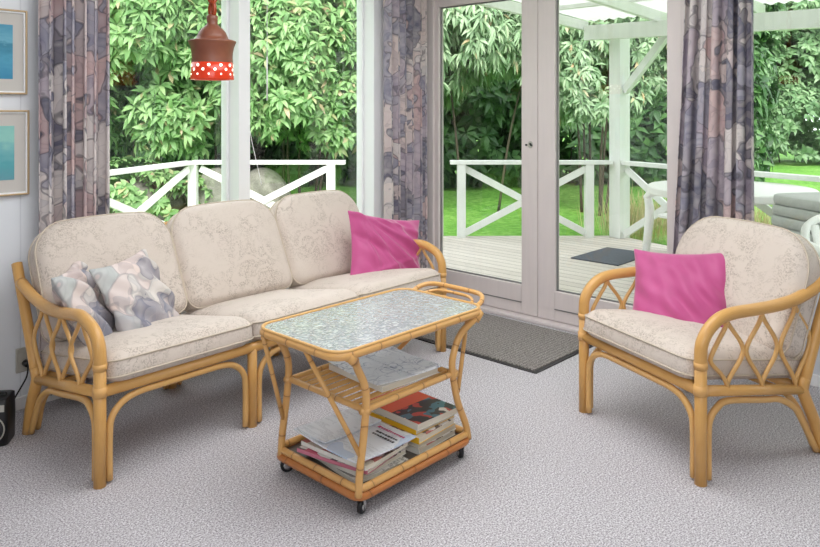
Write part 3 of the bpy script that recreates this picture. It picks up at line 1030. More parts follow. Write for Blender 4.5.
def lounge(name, label, cat, loc, rz, seats, pitch, W, arm, post, tilt, foot, lat_c, back_H, post_top, cw_, bl=None, up_off=.105, rtop=.13):
    """local frame: front legs on y = 0 from x = 0 to W, back towards +y"""
    o = thing(name, label, cat, loc, rz)
    rail_y1 = post[0][0]
    z0, z1 = .325, post[0][1]
    rz_ = lambda y: z0 + (z1 - z0) * y / rail_y1
    xs = [0] + [(W - seats * pitch) / 2 + pitch * i for i in range(1, seats)] + [W]
    az = arm_z([(max(0, a), b) for a, b in arm])
    # legs
    for x in xs:
        endleg = x in (0, W)
        MB().tube([(x, 0, 0), (x, 0, .2), (x, 0, .43 if endleg else .325)], .0215 if endleg else .02, 12).build('leg', 'rattan', o, smooth=True)
        MB().tube([(x, foot, 0), (x, (foot + rail_y1) / 2 + .012, .12), (x, rail_y1, z1), (x, rail_y1 + .012, z1 + .04)], .022, 12, res=4).build('leg', 'rattan', o, smooth=True)
    for x in (0, W):
        a = MB().tube([(x, yy, zz) for yy, zz in arm], .0225, 12, res=5).build('armrest', 'rattan', o, smooth=True)
        MB().tube([(x, 0, .405), (x, 0, .425)], .0245, 12).build('binding', 'binding', a, smooth=True)
        MB().tube([(x, 0, .31), (x, 0, .345)], .0255, 12).build('binding', 'binding', a, smooth=True)
        p = MB().tube([(x, yy, zz) for yy, zz in post], .021, 12, res=3).build('back_post', 'rattan', o, smooth=True)
        MB().tube([(x, 0, z0), (x, rail_y1, z1)], .019, 12).build('seat_rail', 'rattan', o, smooth=True)
        s = 1 if x == 0 else -1
        # bent pole from front foot up, under the side rail and down the back leg
        MB().tube([(x, .034, .012), (x, .034, .15), (x, .040, .215), (x, .075, .255), (x, .13, rz_(.13) - .036), (x, .30, rz_(.3) - .036), (x, rail_y1 - .12, rz_(rail_y1 - .12) - .036), (x, rail_y1 - .045, z1 - .06), (x, rail_y1 - .005, z1 - .11), (x, foot - .035, .012)], .0125, 8, res=5).build('bow_brace', 'rattan_thin', o, smooth=True)
        # ogee lattice between arm and side rail
        lat = MB()
        A = .0425
        for k, c in enumerate(lat_c):
            sg = 1 if k % 2 == 0 else -1
            pts = []
            for i in range(19):
                q = i / 18
                wv = math.cos(2 * math.pi * q)
                wv = .72 * wv + .28 * (1 - 4 * abs(q - round(q)))
                y = c + sg * A * wv * .95
                zt, zb = az(y) - .012, rz_(y) + .012
                pts.append((x + .004 * sg, y, zt + (zb - zt) * q))
            lat.tube(pts, .0082, 8)
        lat.build('lattice', 'rattan_thin', o, smooth=True)
    # front and back rails
    MB().tube([(0, 0, z0), (W, 0, z0)], .0205, 12).build('seat_rail', 'rattan', o, smooth=True)
    MB().tube([(0, rail_y1, z1), (W, rail_y1, z1)], .019, 12).build('seat_rail', 'rattan', o, smooth=True)
    py, pz = post[-1]
    MB().tube([(.09, rail_y1 + .01, z1), (.09, (rail_y1 + py) / 2 + .012, (z1 + pz) / 2), (.095, py - .01, post_top - .08), (.14, py + .01, post_top - .01), (.24, py + .012, post_top), (W / 2, py + .012, post_top), (W - .24, py + .012, post_top), (W - .14, py + .01, post_top - .01), (W - .095, py - .01, post_top - .08), (W - .09, (rail_y1 + py) / 2 + .012, (z1 + pz) / 2), (W - .09, rail_y1 + .01, z1)], .016, 10, res=6).build('back_rail', 'rattan', o, smooth=True)
    for x in xs[1:-1]:
        MB().tube([(x, rail_y1, z1), (x, py + .012, post_top)], .016, 10).build('back_post', 'rattan', o, smooth=True)
    for x0, x1 in zip(xs, xs[1:]):
        MB().tube([(x0 + .034, 0, .010), (x0 + .034, 0, .16), (x0 + .042, 0, .225), (x0 + .08, 0, .268), (x0 + .14, 0, .287), (x0 + .25, 0, .289), (x1 - .25, 0, .289), (x1 - .14, 0, .287), (x1 - .08, 0, .268), (x1 - .042, 0, .225), (x1 - .034, 0, .16), (x1 - .034, 0, .010)], .0125, 8, res=5).build('bow_brace', 'rattan_thin', o, smooth=True)
    for x0, x1 in zip(xs, xs[1:]):
        lx = lambda q: rail_y1 + (foot - rail_y1) * q
        MB().tube([(x0 + .036, lx(.95), .010), (x0 + .036, lx(.4), .13), (x0 + .06, lx(.08), z1 - .055), (x0 + .14, rail_y1, z1 - .036), (x1 - .14, rail_y1, z1 - .036), (x1 - .06, lx(.08), z1 - .055), (x1 - .036, lx(.4), .13), (x1 - .036, lx(.95), .010)], .0125, 8, res=5).build('bow_brace', 'rattan_thin', o, smooth=True)
    # cushions
    ang = R(tilt)
    sw = cw_
    for i in range(seats):
        xc = W / 2 + (i - (seats - 1) / 2) * sw
        d = .64
        mt = Matrix.Translation((xc, -.035, .352 + .050)) @ Matrix.Rotation(-ang, 4, 'X')
        cushion('seat_cushion', o, mt, sw - .006, d, .104, .05, .05, .034, .004, seed=i + 3)
        lean = math.atan2(post[-1][0] - post[0][0], post[-1][1] - post[0][1])
        up = Vector((0, math.sin(lean), math.cos(lean)))
        nf = Vector((0, -math.cos(lean), math.sin(lean)))
        base = Vector((xc, post[0][0] + .006, post[0][1])) + nf * (.02 + .075) + up * up_off
        mt = Matrix.Translation(base) @ Matrix(((1, 0, 0, 0), (0, up.y, nf.y, 0), (0, up.z, nf.z, 0), (0, 0, 0, 1)))
        bw = (bl or sw)
        cushion('back_cushion', o, mt, bw - .008, back_H, .120, rtop, .06, .034, .012, bulge=.018, seed=i + 20)
    return o

sofa_arm = [(0, .40), (.0, .44), (.008, .485), (.038, .525), (.09, .549), (.15, .562), (.226, .554), (.34, .541), (.452, .541), (.56, .556), (.63, .575), (.695, .597)]
sofa_post = [(.535, .241), (.640, .46), (.743, .668)]
sofa = lounge('rattan_sofa', 'three-seat rattan sofa with cream brocade cushions under the window', 'sofa', (1.091, 2.486, 0), R(1.5), 3, .608, 1.885, sofa_arm, sofa_post, 9.4, .628,
              [.105, .187, .269, .351, .433, .515], .475, .745, .612)
chair_arm = [(0, .40), (0, .45), (.006, .490), (.035, .533), (.085, .566), (.15, .579), (.25, .581), (.36, .584), (.46, .596), (.55, .622), (.62, .655), (.665, .685)]
chair_post = [(.500, .256), (.585, .48), (.680, .715)]
arm_chair = lounge('rattan_armchair', 'rattan armchair with cream brocade cushions facing the trolley', 'armchair', (2.793, 1.575, 0), R(-113.9), 1, .60, .662, chair_arm, chair_post, 7.5, .610,
                   [.08, .165, .25, .335, .42, .505], .465, .71, .622, .67, .085, .165)

# ------------------------------------------------------------------ throw pillows
def pillow(label, name, mat, center, normal, size, thick, roll=0, seed=1, wr=.006, tall=1.0, folds=None):
    n = 34
    r = random.Random(seed)
    ks = [(r.uniform(6, 16), r.uniform(6, 16), r.uniform(0, 6), r.uniform(.4, 1)) for _ in range(7)]
    vs, fs = [], []
    for sgn in (1, -1):
        for j in range(n + 1):
            for i in range(n + 1):
                x, y = -1 + 2 * i / n, -1 + 2 * j / n
                X = x * (1 - .075 * (1 - y * y) ) * (1 + .03 * (abs(x * y)) ** 3)
                Y = y * (1 - .075 * (1 - x * x)) * (1 + .03 * (abs(x * y)) ** 3)
                prof = max(0, (1 - abs(x) ** 2.4) * (1 - abs(y) ** 2.4)) ** .55
                w = sum(a * math.sin(fx * X + fy * Y + p) for fx, fy, p, a in ks) * wr
                if folds:
                    for (ax, ay, amp, q) in folds:
                        w += 1.5 * amp * math.exp(-(((X * ay - Y * ax) - q) / .055) ** 2)
                z = sgn * (prof * thick / 2 + (w * min(1, prof * 2.2)))
                vs.append((X * size / 2, Y * size / 2 * tall, z + .003 * sgn))
    m1 = (n + 1) ** 2
    for j in range(n):
        for i in range(n):
            a = j * (n + 1) + i
            fs.append((a, a + 1, a + n + 2, a + n + 1))
            b = a + m1
            fs.append((b, b + n + 1, b + n + 2, b + 1))
    rim = [i for i in range(n + 1)] + [j * (n + 1) + n for j in range(1, n + 1)] + [n * (n + 1) + i for i in range(n - 1, -1, -1)] + [j * (n + 1) for j in range(n - 1, 0, -1)]
    for a, b in zip(rim, rim[1:] + rim[:1]):
        fs.append((b, a, a + m1, b + m1))
    o = MB().add(vs, fs).build(name, mat, smooth=True)
    nz = Vector(normal).normalized()
    up = Vector((0, 0, 1))
    yx = (up - nz * up.dot(nz)).normalized()
    xx = yx.cross(nz)
    mt = Matrix((xx, yx, nz)).transposed().to_4x4()
    o.matrix_world = Matrix.Translation(center) @ mt @ Matrix.Rotation(R(roll), 4, 'Z')
    sm_ = o.modifiers.new('sub', 'SUBSURF')
    sm_.levels = sm_.render_levels = 1
    return tag(o, label, 'pillow')
pillow('flowered pastel pillow leaning on the left sofa arm, seen edge-on', 'throw_pillow', 'floral_pillow', (1.222, 2.885, .507), (.76, -.52, .46), .39, .10, roll=0, seed=4)
pillow('flowered pastel pillow in front of the other flowered one on the sofa', 'throw_pillow', 'floral_pillow', (1.435, 2.88, .505), (.50, -.80, .52), .40, .11, roll=2, seed=9)
pillow('crinkled pink pillow at the far end of the sofa', 'throw_pillow', 'pink_satin', (2.812, 2.805, .527), (-.22, -.90, .42), .45, .12, roll=-12, seed=12, wr=.003,
       folds=[(math.cos(R(a)), math.sin(R(a)), amp, -math.sin(R(a)) * x0 * -1 - math.cos(R(a)) * y0) for a, amp, x0, y0 in
              ((-12, .012, -1, .95), (-27, .016, -1, 1), (-41, .015, -.95, 1), (-55, .017, -.9, 1), (-70, .013, -.9, 1), (-38, .012, -.3, .9), (-60, .010, .1, .95), (-30, -.010, -.8, .3), (25, .008, -.2, -.6))], tall=.9)
pink2 = pillow('smooth pink pillow leaning in the rattan armchair', 'throw_pillow', 'pink_satin', (0, 0, 0), (0, -1, .4), .42, .13, roll=-6, seed=17, wr=.003)

# ------------------------------------------------------------------ rattan trolley
TX0, TX1, TY0, TY1, TZ = 1.448, 2.210, 1.652, 2.098, .558
tro = thing('rattan_trolley', 'rattan serving trolley with textured glass top and magazine shelves', 'trolley', (1.84, 1.87, 0))
inv2 = Matrix.Translation((-1.84, -1.87, 0))
def trp(mb, nm, mat='bamboo', parent=None, smooth=True, **kw):
    return mb.xf(inv2).build(nm, mat, parent or tro, smooth=smooth, **kw)
def rrect(x0, x1, y0, y1, z, r, n=7):
    pts = []
    for cx, cy, a0 in ((x1 - r, y0 + r, -90), (x1 - r, y1 - r, 0), (x0 + r, y1 - r, 90), (x0 + r, y0 + r, 180)):
        for k in range(n):
            a = R(a0 + 90 * k / (n - 1))
            pts.append((cx + r * math.cos(a), cy + r * math.sin(a), z))
    return pts
def dens(pts, step=.03):
    out = []
    n = len(pts)
    for i in range(n):
        p, q = Vector(pts[i]), Vector(pts[(i + 1) % n])
        k = max(1, int((q - p).length / step))
        out += [p + (q - p) * j / k for j in range(k)]
    return out
trp(MB().tube(dens(rrect(TX0 + .012, TX1 - .012, TY0 + .012, TY1 - .012, TZ - .018, .058)), .0145, 10, closed=True), 'top_frame')
trp(MB().tube(dens(rrect(TX0 + .008, TX1 - .008, TY0 + .008, TY1 - .008, TZ - .003, .062)), .0058, 8, closed=True), 'top_frame', 'rattan_thin')
gl = [rrect(TX0 + .016, TX1 - .016, TY0 + .016, TY1 - .016, z, .054) for z in (TZ - .009, TZ - .003)]
trp(slab(MB(), gl), 'glass_top', 'hammered_glass', smooth=False)
# curved corner legs
for y, yy in ((1.685, TY0 + .014), (2.090, TY1 - .014)):
    s = -1 if y < 1.87 else 1
    trp(MB().tube([(1.50, yy, .535), (1.53, yy, .517), (1.563, y, .478), (1.592, y, .42), (1.600, y, .36), (1.588, y, .25), (1.572, y, .15), (1.566, y, .07)], .0128, 10, res=5), 'leg')
    trp(MB().tube([(2.180, yy, .535), (2.14, yy, .518), (2.080, y, .47), (2.038, y, .40), (2.036, y, .34), (2.064, y, .23), (2.112, y, .13), (2.128, y, .07)], .0128, 10, res=5), 'leg')
    # binding at the top of the leg
    trp(MB().tube([(1.475 + .03, yy, .54), (1.475 + .058, yy, .513)], .0165, 10), 'joint_binding', 'bamboo')
    trp(MB().tube([(2.205 - .03, yy, .54), (2.205 - .058, yy, .513)], .0165, 10), 'joint_binding', 'bamboo')
    # straight braces in the ends of the trolley
    trp(MB().tube([(TX0 + .012, 1.82 if s < 0 else 2.05, .53), (1.574, y - .002 * s, .20)], .0085, 8), 'brace')
    trp(MB().tube([(TX1 - .012, 1.86 if s > 0 else 1.74, .53), (2.068, y - .002 * s, .26)], .0085, 8), 'brace')
# slatted middle shelf
SX0, SX1, SY0, SY1, SZ = 1.600, 2.045, 1.690, 2.085, .335
for a, b in (((SX0, SY0 - .02, SZ), (SX0, SY1 + .02, SZ)), ((SX1, SY0 - .02, SZ), (SX1, SY1 + .02, SZ)), ((SX0 - .02, SY0, SZ), (SX1 + .02, SY0, SZ)), ((SX0 - .02, SY1, SZ), (SX1 + .02, SY1, SZ))):
    trp(MB().tube(dens([a, b])[:-1] if False else [Vector(a).lerp(Vector(b), q / 10) for q in range(11)], .0105, 10), 'shelf_rail')
sl = MB()
for i in range(9):
    y = SY0 + .034 + i * (SY1 - SY0 - .068) / 8
    sl.tube([(SX0, y, SZ - .004), (SX1, y, SZ - .004)], .0085, 8)
trp(sl, 'shelf_slats', 'rattan')
# tray at the bottom
BX0, BX1, BY0, BY1 = 1.552, 2.145, 1.668, 2.130
trp(slab(MB(), [rrect(BX0 + .012, BX1 - .012, BY0 + .012, BY1 - .012, z, .03) for z in (.066, .078)]), 'tray_floor', 'tray_board', smooth=False)
trp(MB().tube(dens(rrect(BX0 + .014, BX1 - .014, BY0 + .014, BY1 - .014, .066, .035)), .0145, 10, closed=True), 'tray_rim', 'bamboo_brown')
trp(MB().tube(dens(rrect(BX0 + .016, BX1 - .016, BY0 + .016, BY1 - .016, .091, .03)), .012, 10, closed=True), 'tray_rim')
# end handle: a bent cane loop beyond the right-hand end
trp(MB().tube([(TX1 - .012, 2.04, TZ - .012), (2.245, 2.03, TZ + .008), (2.285, 1.99, TZ + .016), (2.292, 1.86, TZ + .016), (2.285, 1.755, TZ + .014), (2.245, 1.71, TZ + .004), (TX1 - .012, 1.70, TZ - .012)], .0098, 10, res=6), 'handle')
trp(MB().tube([(TX1 - .014, 1.99, TZ - .016), (2.235, 1.975, TZ - .004), (2.262, 1.93, TZ + .002), (2.262, 1.80, TZ + .002), (2.235, 1.75, TZ - .004), (TX1 - .014, 1.735, TZ - .016)], .0065, 8, res=6), 'handle')
for cx, cy, a in ((1.592, 1.700, 20), (2.100, 1.700, 60), (1.592, 2.098, -30), (2.100, 2.098, 10)):
    c = thing('caster', None, None)
    c.parent = tro
    c.location = (cx - 1.84, cy - 1.87, 0)
    c.rotation_euler = (0, 0, R(a))
    wv = MB().lathe([(0, -.008), (.019, -.009), (.0245, -.006), (.0245, .006), (.019, .009), (0, .008)], n=20)
    wv.xf(Matrix.Translation((.006, 0, .0245)) @ Matrix.Rotation(R(90), 4, 'X')).build('wheel', 'black_plastic', c, smooth=True)
    MB().lathe([(0, -.0105), (.014, -.0100), (.0145, 0), (.014, .0100), (0, .0105)], n=20).xf(Matrix.Translation((.006, 0, .0245)) @ Matrix.Rotation(R(90), 4, 'X')).build('wheel_hub', 'chrome', c, smooth=True)
    hs = MB()
    for s in (-1, 1):
        hs.beam((.006, s * .0125, .020), (-.002, s * .0125, .054), .0025, .016)
    hs.box((-.002, 0, .054), (.022, .029, .003))
    hs.tube([(-.002, 0, .05), (-.002, 0, .068)], .005, 8)
    hs.build('caster_fork', 'chrome', c)

# ------------------------------------------------------------------ magazines
def cover_mat(name, stops, sc=14, seed=0, stripes=None):
    t = NT(name)
    c = t.coord()
    d = t.noise(t.scale(c, (1, 1, 0), (seed, seed * .7, 0)), 5, 3, out=1)
    cv = t.mix(.25, t.scale(c, (1, 1, 0), (seed * 1.3, seed, 0)), d)
    vv = t.voro(cv, sc, 'F1', 'Color')
    s = t.n('SeparateColor')
    t.set(s.inputs[0], vv)
    col = t.ramp(s.outputs[0], stops, 'CONSTANT')
    M[name] = t.done(t.pbr(col, .3, spec=.4))
def print_mat(name, base, ink, photo, seed=0, amt=.55):
    """rows of tiny ink marks with blank margins, and one picture block"""
    t = NT(name)
    c = t.coord()
    s = t.n('SeparateXYZ')
    t.set(s.inputs[0], c)
    row = t.math('GREATER_THAN', t.noise(t.scale(c, (60, 12, 0)), 1.0, 1), .5)
    ch = t.math('GREATER_THAN', t.noise(t.scale(c, (90, 260, 0)), 1.0, 2), .47)
    blk = t.math('GREATER_THAN', t.noise(t.scale(c, (1, 1, 0), (seed, 0, 0)), 9, 1), .46)
    f = t.math('MULTIPLY', t.math('MULTIPLY', row, ch), t.math('MULTIPLY', blk, amt))
    col = t.mix(f, base, ink)
    pb = t.math('GREATER_THAN', t.noise(t.scale(c, (1, 1, 0), (seed + 5, 3, 0)), 6, 1), .60)
    col = t.mix(t.math('MULTIPLY', pb, .75), col, photo)
    M[name] = t.done(t.pbr(col, .6, spec=.25))
print_mat('newsprint', srgb(232, 236, 243), srgb(110, 116, 136), srgb(188, 204, 228), 1, .2)
t = NT('map_print')
c = t.coord()
cv = t.mix(.10, c, t.noise(c, 14, 2, out=1))
e = t.ramp(t.voro(t.scale(cv, (1, 1, 0)), 20, 'DISTANCE_TO_EDGE'), [(.0, (.8, .8, .8, 1)), (.02, (.6, .6, .6, 1)), (.05, (0, 0, 0, 1))])
e2 = t.ramp(t.voro(t.scale(cv, (1, 1, 0)), 34, 'DISTANCE_TO_EDGE'), [(.0, (.6, .6, .6, 1)), (.05, (0, 0, 0, 1))])
e = t.math('MULTIPLY', t.math('ADD', e, e2, True), t.ramp(t.noise(c, 8, 1), [(.4, (.1, .1, .1, 1)), (.6, (.75, .75, .75, 1))]))
M['map_print'] = t.done(t.pbr(t.mix(e, srgb(246, 247, 250), srgb(110, 118, 150)), .6, spec=.25))
cover_mat('pink_weekly', [(0, srgb(236, 226, 224)), (.34, srgb(214, 150, 160)), (.50, srgb(112, 98, 96)), (.62, srgb(238, 234, 230)), (.80, srgb(190, 170, 150)), (.92, srgb(196, 84, 110))], 34, 6)
print_mat('white_weekly', srgb(230, 226, 218), srgb(80, 70, 70), srgb(120, 112, 108), 9)
cover_mat('orange_black_cover', [(0, srgb(38, 34, 38)), (.34, srgb(230, 224, 216)), (.48, srgb(196, 64, 50)), (.68, srgb(44, 40, 44)), (.84, srgb(70, 120, 136))], 30, 2)
t_ = bpy.data.materials['orange_black_cover'].node_tree
pb_ = next(n for n in t_.nodes if n.type == 'BSDF_PRINCIPLED')
old = pb_.inputs['Base Color'].links[0].from_socket
tc, sp_, gt_, mx_ = t_.nodes.new('ShaderNodeTexCoord'), t_.nodes.new('ShaderNodeSeparateXYZ'), t_.nodes.new('ShaderNodeMath'), t_.nodes.new('ShaderNodeMix')
gt_.operation, gt_.inputs[1].default_value = 'GREATER_THAN', -.005
mx_.data_type = 'RGBA'
mx_.inputs[7].default_value = srgb(232, 92, 46)
t_.links.new(tc.outputs['Object'], sp_.inputs[0]); t_.links.new(sp_.outputs[1], gt_.inputs[0]); t_.links.new(gt_.outputs[0], mx_.inputs[0])
t_.links.new(old, mx_.inputs[6]); t_.links.new(mx_.outputs[2], pb_.inputs['Base Color'])
cover_mat('mixed_cover', [(0, srgb(60, 56, 58)), (.3, srgb(226, 214, 196)), (.5, srgb(198, 120, 110)), (.7, srgb(236, 232, 228)), (.86, srgb(110, 90, 84))], 22, 4)
plain('yellow_spine', srgb(238, 190, 50), .4)
plain('white_spine', srgb(232, 230, 222), .5)
plain('pink_spine', srgb(200, 120, 140), .5)
t = NT('page_edges')
c = t.coord()
n = t.noise(t.scale(c, (3, 3, 260)), 4, 2)
M['page_edges'] = t.done(t.pbr(t.mix(n, srgb(238, 232, 218), srgb(196, 186, 168)), .8))

def sheet_grid(w, d, z0, z1, curl, n=10):
    """a bent leaf of paper, thickness z0..z1, corners lifting by curl"""
    vs, fs = [], []
    for z in (z1, z0):
        for j in range(n + 1):
            for i in range(n + 1):
                x, y = -1 + 2 * i / n, -1 + 2 * j / n
                vs.append((x * w / 2, y * d / 2, z + curl * (x * x * y * y + .25 * y * y)))
    m1 = (n + 1) ** 2
    for j in range(n):
        for i in range(n):
            a = j * (n + 1) + i
            fs.append((a, a + 1, a + n + 2, a + n + 1))
            b = a + m1
            fs.append((b, b + n + 1, b + n + 2, b + 1))
    rim = [i for i in range(n + 1)] + [j * (n + 1) + n for j in range(1, n + 1)] + [n * (n + 1) + i for i in range(n - 1, -1, -1)] + [j * (n + 1) for j in range(n - 1, 0, -1)]
    for a, b in zip(rim, rim[1:] + rim[:1]):
        fs.append((b, a, a + m1, b + m1))
    return MB().add(vs, fs)
def magazine(label, name, x, y, z, w, d, th, rz, cover, spine, group, curl=.004, cat='magazine'):
    """spine on local -x"""
    o = thing(name, label, cat, (x, y, z), R(rz), group)
    sheet_grid(w - .004, d - .004, .0012, th - .0012, curl).build('pages', 'page_edges', o)
    sheet_grid(w, d, th - .0012, th, curl).build('front_cover', cover, o)
    sheet_grid(w, d, 0, .0012, curl).build('back_cover', spine, o)
    s = MB()
    n = 8
    vs = []
    for i in range(n + 1):
        yy = -1 + 2 * i / n
        zc = curl * (yy * yy * 1.25)
        for xx, zz in ((-w / 2 - .0012, 0), (-w / 2 + .0006, 0), (-w / 2 + .0006, th), (-w / 2 - .0012, th)):
            vs.append((xx, yy * d / 2, zz + zc))
    fs = [(0, 1, 2, 3), tuple(4 * n + k for k in (3, 2, 1, 0))]
    for i in range(n):
        for k in range(4):
            k2 = (k + 1) % 4
            fs.append((4 * i + k, 4 * i + 4 + k, 4 * i + 4 + k2, 4 * i + k2))
    s.add(vs, fs).build('spine', spine, o)
    return o
GR, GL = 'thick magazines stacked at the right of the trolley tray', 'magazines and papers at the left of the trolley tray'
z = .0785
for lab, th, dx, dy, rzz, cov, spn in (
        ('grey-edged thick magazine at the bottom of the right trolley pile', .020, .0, .0, 3, 'mixed_cover', 'white_spine'),
        ('white-edged thick magazine second from bottom of the right trolley pile', .023, .008, .004, 1, 'white_weekly', 'white_spine'),
        ('yellow-spined thick magazine in the middle of the right trolley pile', .022, -.014, -.006, 4, 'mixed_cover', 'yellow_spine'),
        ('yellow-spined magazine just under the orange-and-black one', .018, .006, .010, 0, 'white_weekly', 'yellow_spine'),
        ('orange-and-black covered magazine topping the right trolley pile', .024, .010, -.004, -2, 'orange_black_cover', 'white_spine')):
    magazine(lab, 'magazine', 1.992 + dx, 1.866 + dy, z, .215, .285, th, rzz, cov, spn, GR, .0)
    z += th + .0005
z = .0785
for lab, th, dx, dy, rzz, cov, spn in (
        ('white magazine at the bottom of the left trolley pile', .014, .004, -.008, -7, 'white_weekly', 'white_spine'),
        ('pale magazine second from bottom of the left trolley pile', .016, -.004, .004, 4, 'mixed_cover', 'white_spine'),
        ('pink printed weekly sticking out of the left trolley pile', .012, -.020, -.004, 11, 'pink_weekly', 'pink_spine'),
        ('dark photo-covered magazine third from top of the left trolley pile', .014, -.012, -.014, 5, 'mixed_cover', 'white_spine'),
        ('pink-titled weekly just under the folded newspaper', .011, .010, -.004, -2, 'pink_weekly', 'pink_spine')):
    magazine(lab, 'magazine', 1.722 + dx, 1.872 + dy, z, .225, .30, th, rzz, cov, spn, GL, .002)
    z += th + .0028
np_ = thing('newspaper', 'folded blue-white newspaper lying on top of the left trolley pile', 'newspaper', (1.716, 1.868, z + .0005), R(-3))
sheet_grid(.270, .345, 0, .005, .006).build('folded_sheets', 'newsprint', np_)
sheet_grid(.256, .165, .0055, .0095, .004).xf(Matrix.Translation((.002, .085, .002))).build('turned_half', 'newsprint', np_)
plain('ink_black', srgb(52, 50, 60), .6)
plain('ink_pink', srgb(190, 70, 120), .6)
for nm_, mt_, xx, y0_, ks, hh in (('headline', 'ink_black', .050, -.150, 9, .010), ('headline', 'ink_black', .070, -.145, 8, .010), ('headline', 'ink_pink', .100, -.150, 12, .013)):
    hb, yy_ = MB(), y0_
    for q in range(ks):
        l_ = rng.uniform(.006, .013)
        hb.box((xx, yy_ + l_ / 2, .0092 - .0015 * (1 - abs(yy_) / .17)), (hh * rng.uniform(.6, 1), l_, .0006))
        yy_ += l_ + .0035
    hb.build(nm_, mt_, np_)
# middle shelf
z = SZ + .0112
magazine('thick white magazine flat on the middle trolley shelf', 'magazine', 1.865, 1.872, z, .27, .30, .020, -4, 'white_weekly', 'white_spine', 'papers on the middle trolley shelf', .0)
mp = thing('folded_map', 'white map-like printed sheet spread on the middle trolley shelf', 'map', (1.868, 1.878, z + .0208), R(-8))
sheet_grid(.290, .320, 0, .0025, .004).build('printed_sheet', 'map_print', mp)
sheet_grid(.140, .315, .0032, .0050, .004).xf(Matrix.Translation((.070, .004, .0)) @ Matrix.Rotation(R(3), 4, 'Z')).build('folded_flap', 'map_print', mp)

# ------------------------------------------------------------------ floor mat, radio, socket
dm = thing('door_mat', 'grey ribbed doormat with rubber edge in front of the glazed doors', 'mat', (3.36, 2.44, 0))
rm = lambda a, b, z0, z1, r: slab(MB(), [rrect(-a, a, -b, b, z, r) for z in (z0, z1)])
rm(.335, .47, 0, .006, .01).build('rubber_edge', 'door_mat_rubber', dm)
rm(.315, .45, .006, .012, .01).build('pile', 'door_mat_pile', dm)

ra = thing('radio', 'black portable radio on the carpet beside the sofa', 'radio', (.935, 3.14, 0), R(-47 + 12))
rbox(.18, .12, .182, .009).build('body', 'black_plastic', ra, smooth=True)
MB().box((.012, -.0605, .150), (.135, .004, .026)).build('label_plate', 'silver_label', ra, bevel=.001)
MB().tube([(.028 + .052 * math.cos(R(a)), -.0615, .070 + .052 * math.sin(R(a))) for a in range(0, 360, 12)], .0028, 6, closed=True).build('speaker_ring', 'silver_label', ra, smooth=True)
g = MB().lathe([(0, .0), (.02, .0), (.048, .004), (.050, 0)], n=24)
g.xf(Matrix.Translation((.028, -.0605, .070)) @ Matrix.Rotation(R(90), 4, 'X')).build('speaker_grille', 'dark_rubber', ra, smooth=True)
MB().tube([(-.065, 0, .176), (-.065, 0, .186), (-.05, 0, .190), (.05, 0, .190), (.065, 0, .186), (.065, 0, .176)], .006, 8, res=4).build('carry_handle', 'black_plastic', ra, smooth=True)
so = thing('wall_socket', 'beige wall socket on the white panelling behind the sofa arm', 'socket', (1.150, WY, .213))
MB().box((0, -.006, 0), (.062, .012, .105)).build('cover_plate', 'grey_plastic', so, bevel=.003)
MB().box((0, -.013, .012), (.05, .003, .05)).build('socket_face', 'grey_plastic', so, bevel=.001)
pc = thing('power_cord', 'black power cord with plug hanging from the wall socket to the radio', 'cord', (1.155, WY - .016, .20))
MB().tube([(0, 0, 0), (0, -.028, -.002)], [.015, .012], 10).build('plug', 'black_plastic', pc, smooth=True)
MB().tube([(0, -.028, -.002), (-.006, -.045, -.012), (-.015, -.05, -.05), (-.055, -.05, -.115), (-.10, -.07, -.165), (-.155, -.10, -.16)], .0035, 8, res=8).build('cable', 'black_plastic', pc, smooth=True)

# ------------------------------------------------------------------ pictures on the panelled wall
def picture(label, x0, x1, z0, z1, m, mat):
    o = thing('framed_picture', label, 'picture', ((x0 + x1) / 2, WY, (z0 + z1) / 2))
    a, b = (x1 - x0) / 2, (z1 - z0) / 2
    f = MB()
    t_ = .008
    f.span((-a, -.022, -b), (-a + t_, -.001, b)); f.span((a - t_, -.022, -b), (a, -.001, b))
    f.span((-a + t_, -.022, -b), (a - t_, -.001, -b + t_)); f.span((-a + t_, -.022, b - t_), (a - t_, -.001, b))
    f.build('frame', 'brass_frame', o, bevel=.002)
    f2 = MB()
    q = t_ + .006
    f2.span((-a + t_, -.016, -b + t_), (-a + q, -.004, b - t_)); f2.span((a - q, -.016, -b + t_), (a - t_, -.004, b - t_))
    f2.span((-a + q, -.016, -b + t_), (a - q, -.004, -b + q)); f2.span((-a + q, -.016, b - q), (a - q, -.004, b - t_))
    f2.build('inner_frame', 'white_trim', o)
    MB().span((-a + q, -.008, -b + q), (a - q, -.002, b - q)).build('mount', 'mount_board', o)
    MB().span((-a + m, -.0095, -b + m + .01), (a - m, -.0081, b - m - .01)).build('print', mat, o)
picture('framed blue seascape print, upper of two on the panelled wall', .79, 1.162, 1.372, 1.738, .056, 'blue_seascape')
picture('framed teal abstract print, lower of two on the panelled wall', .79, 1.170, .935, 1.304, .058, 'teal_abstract')

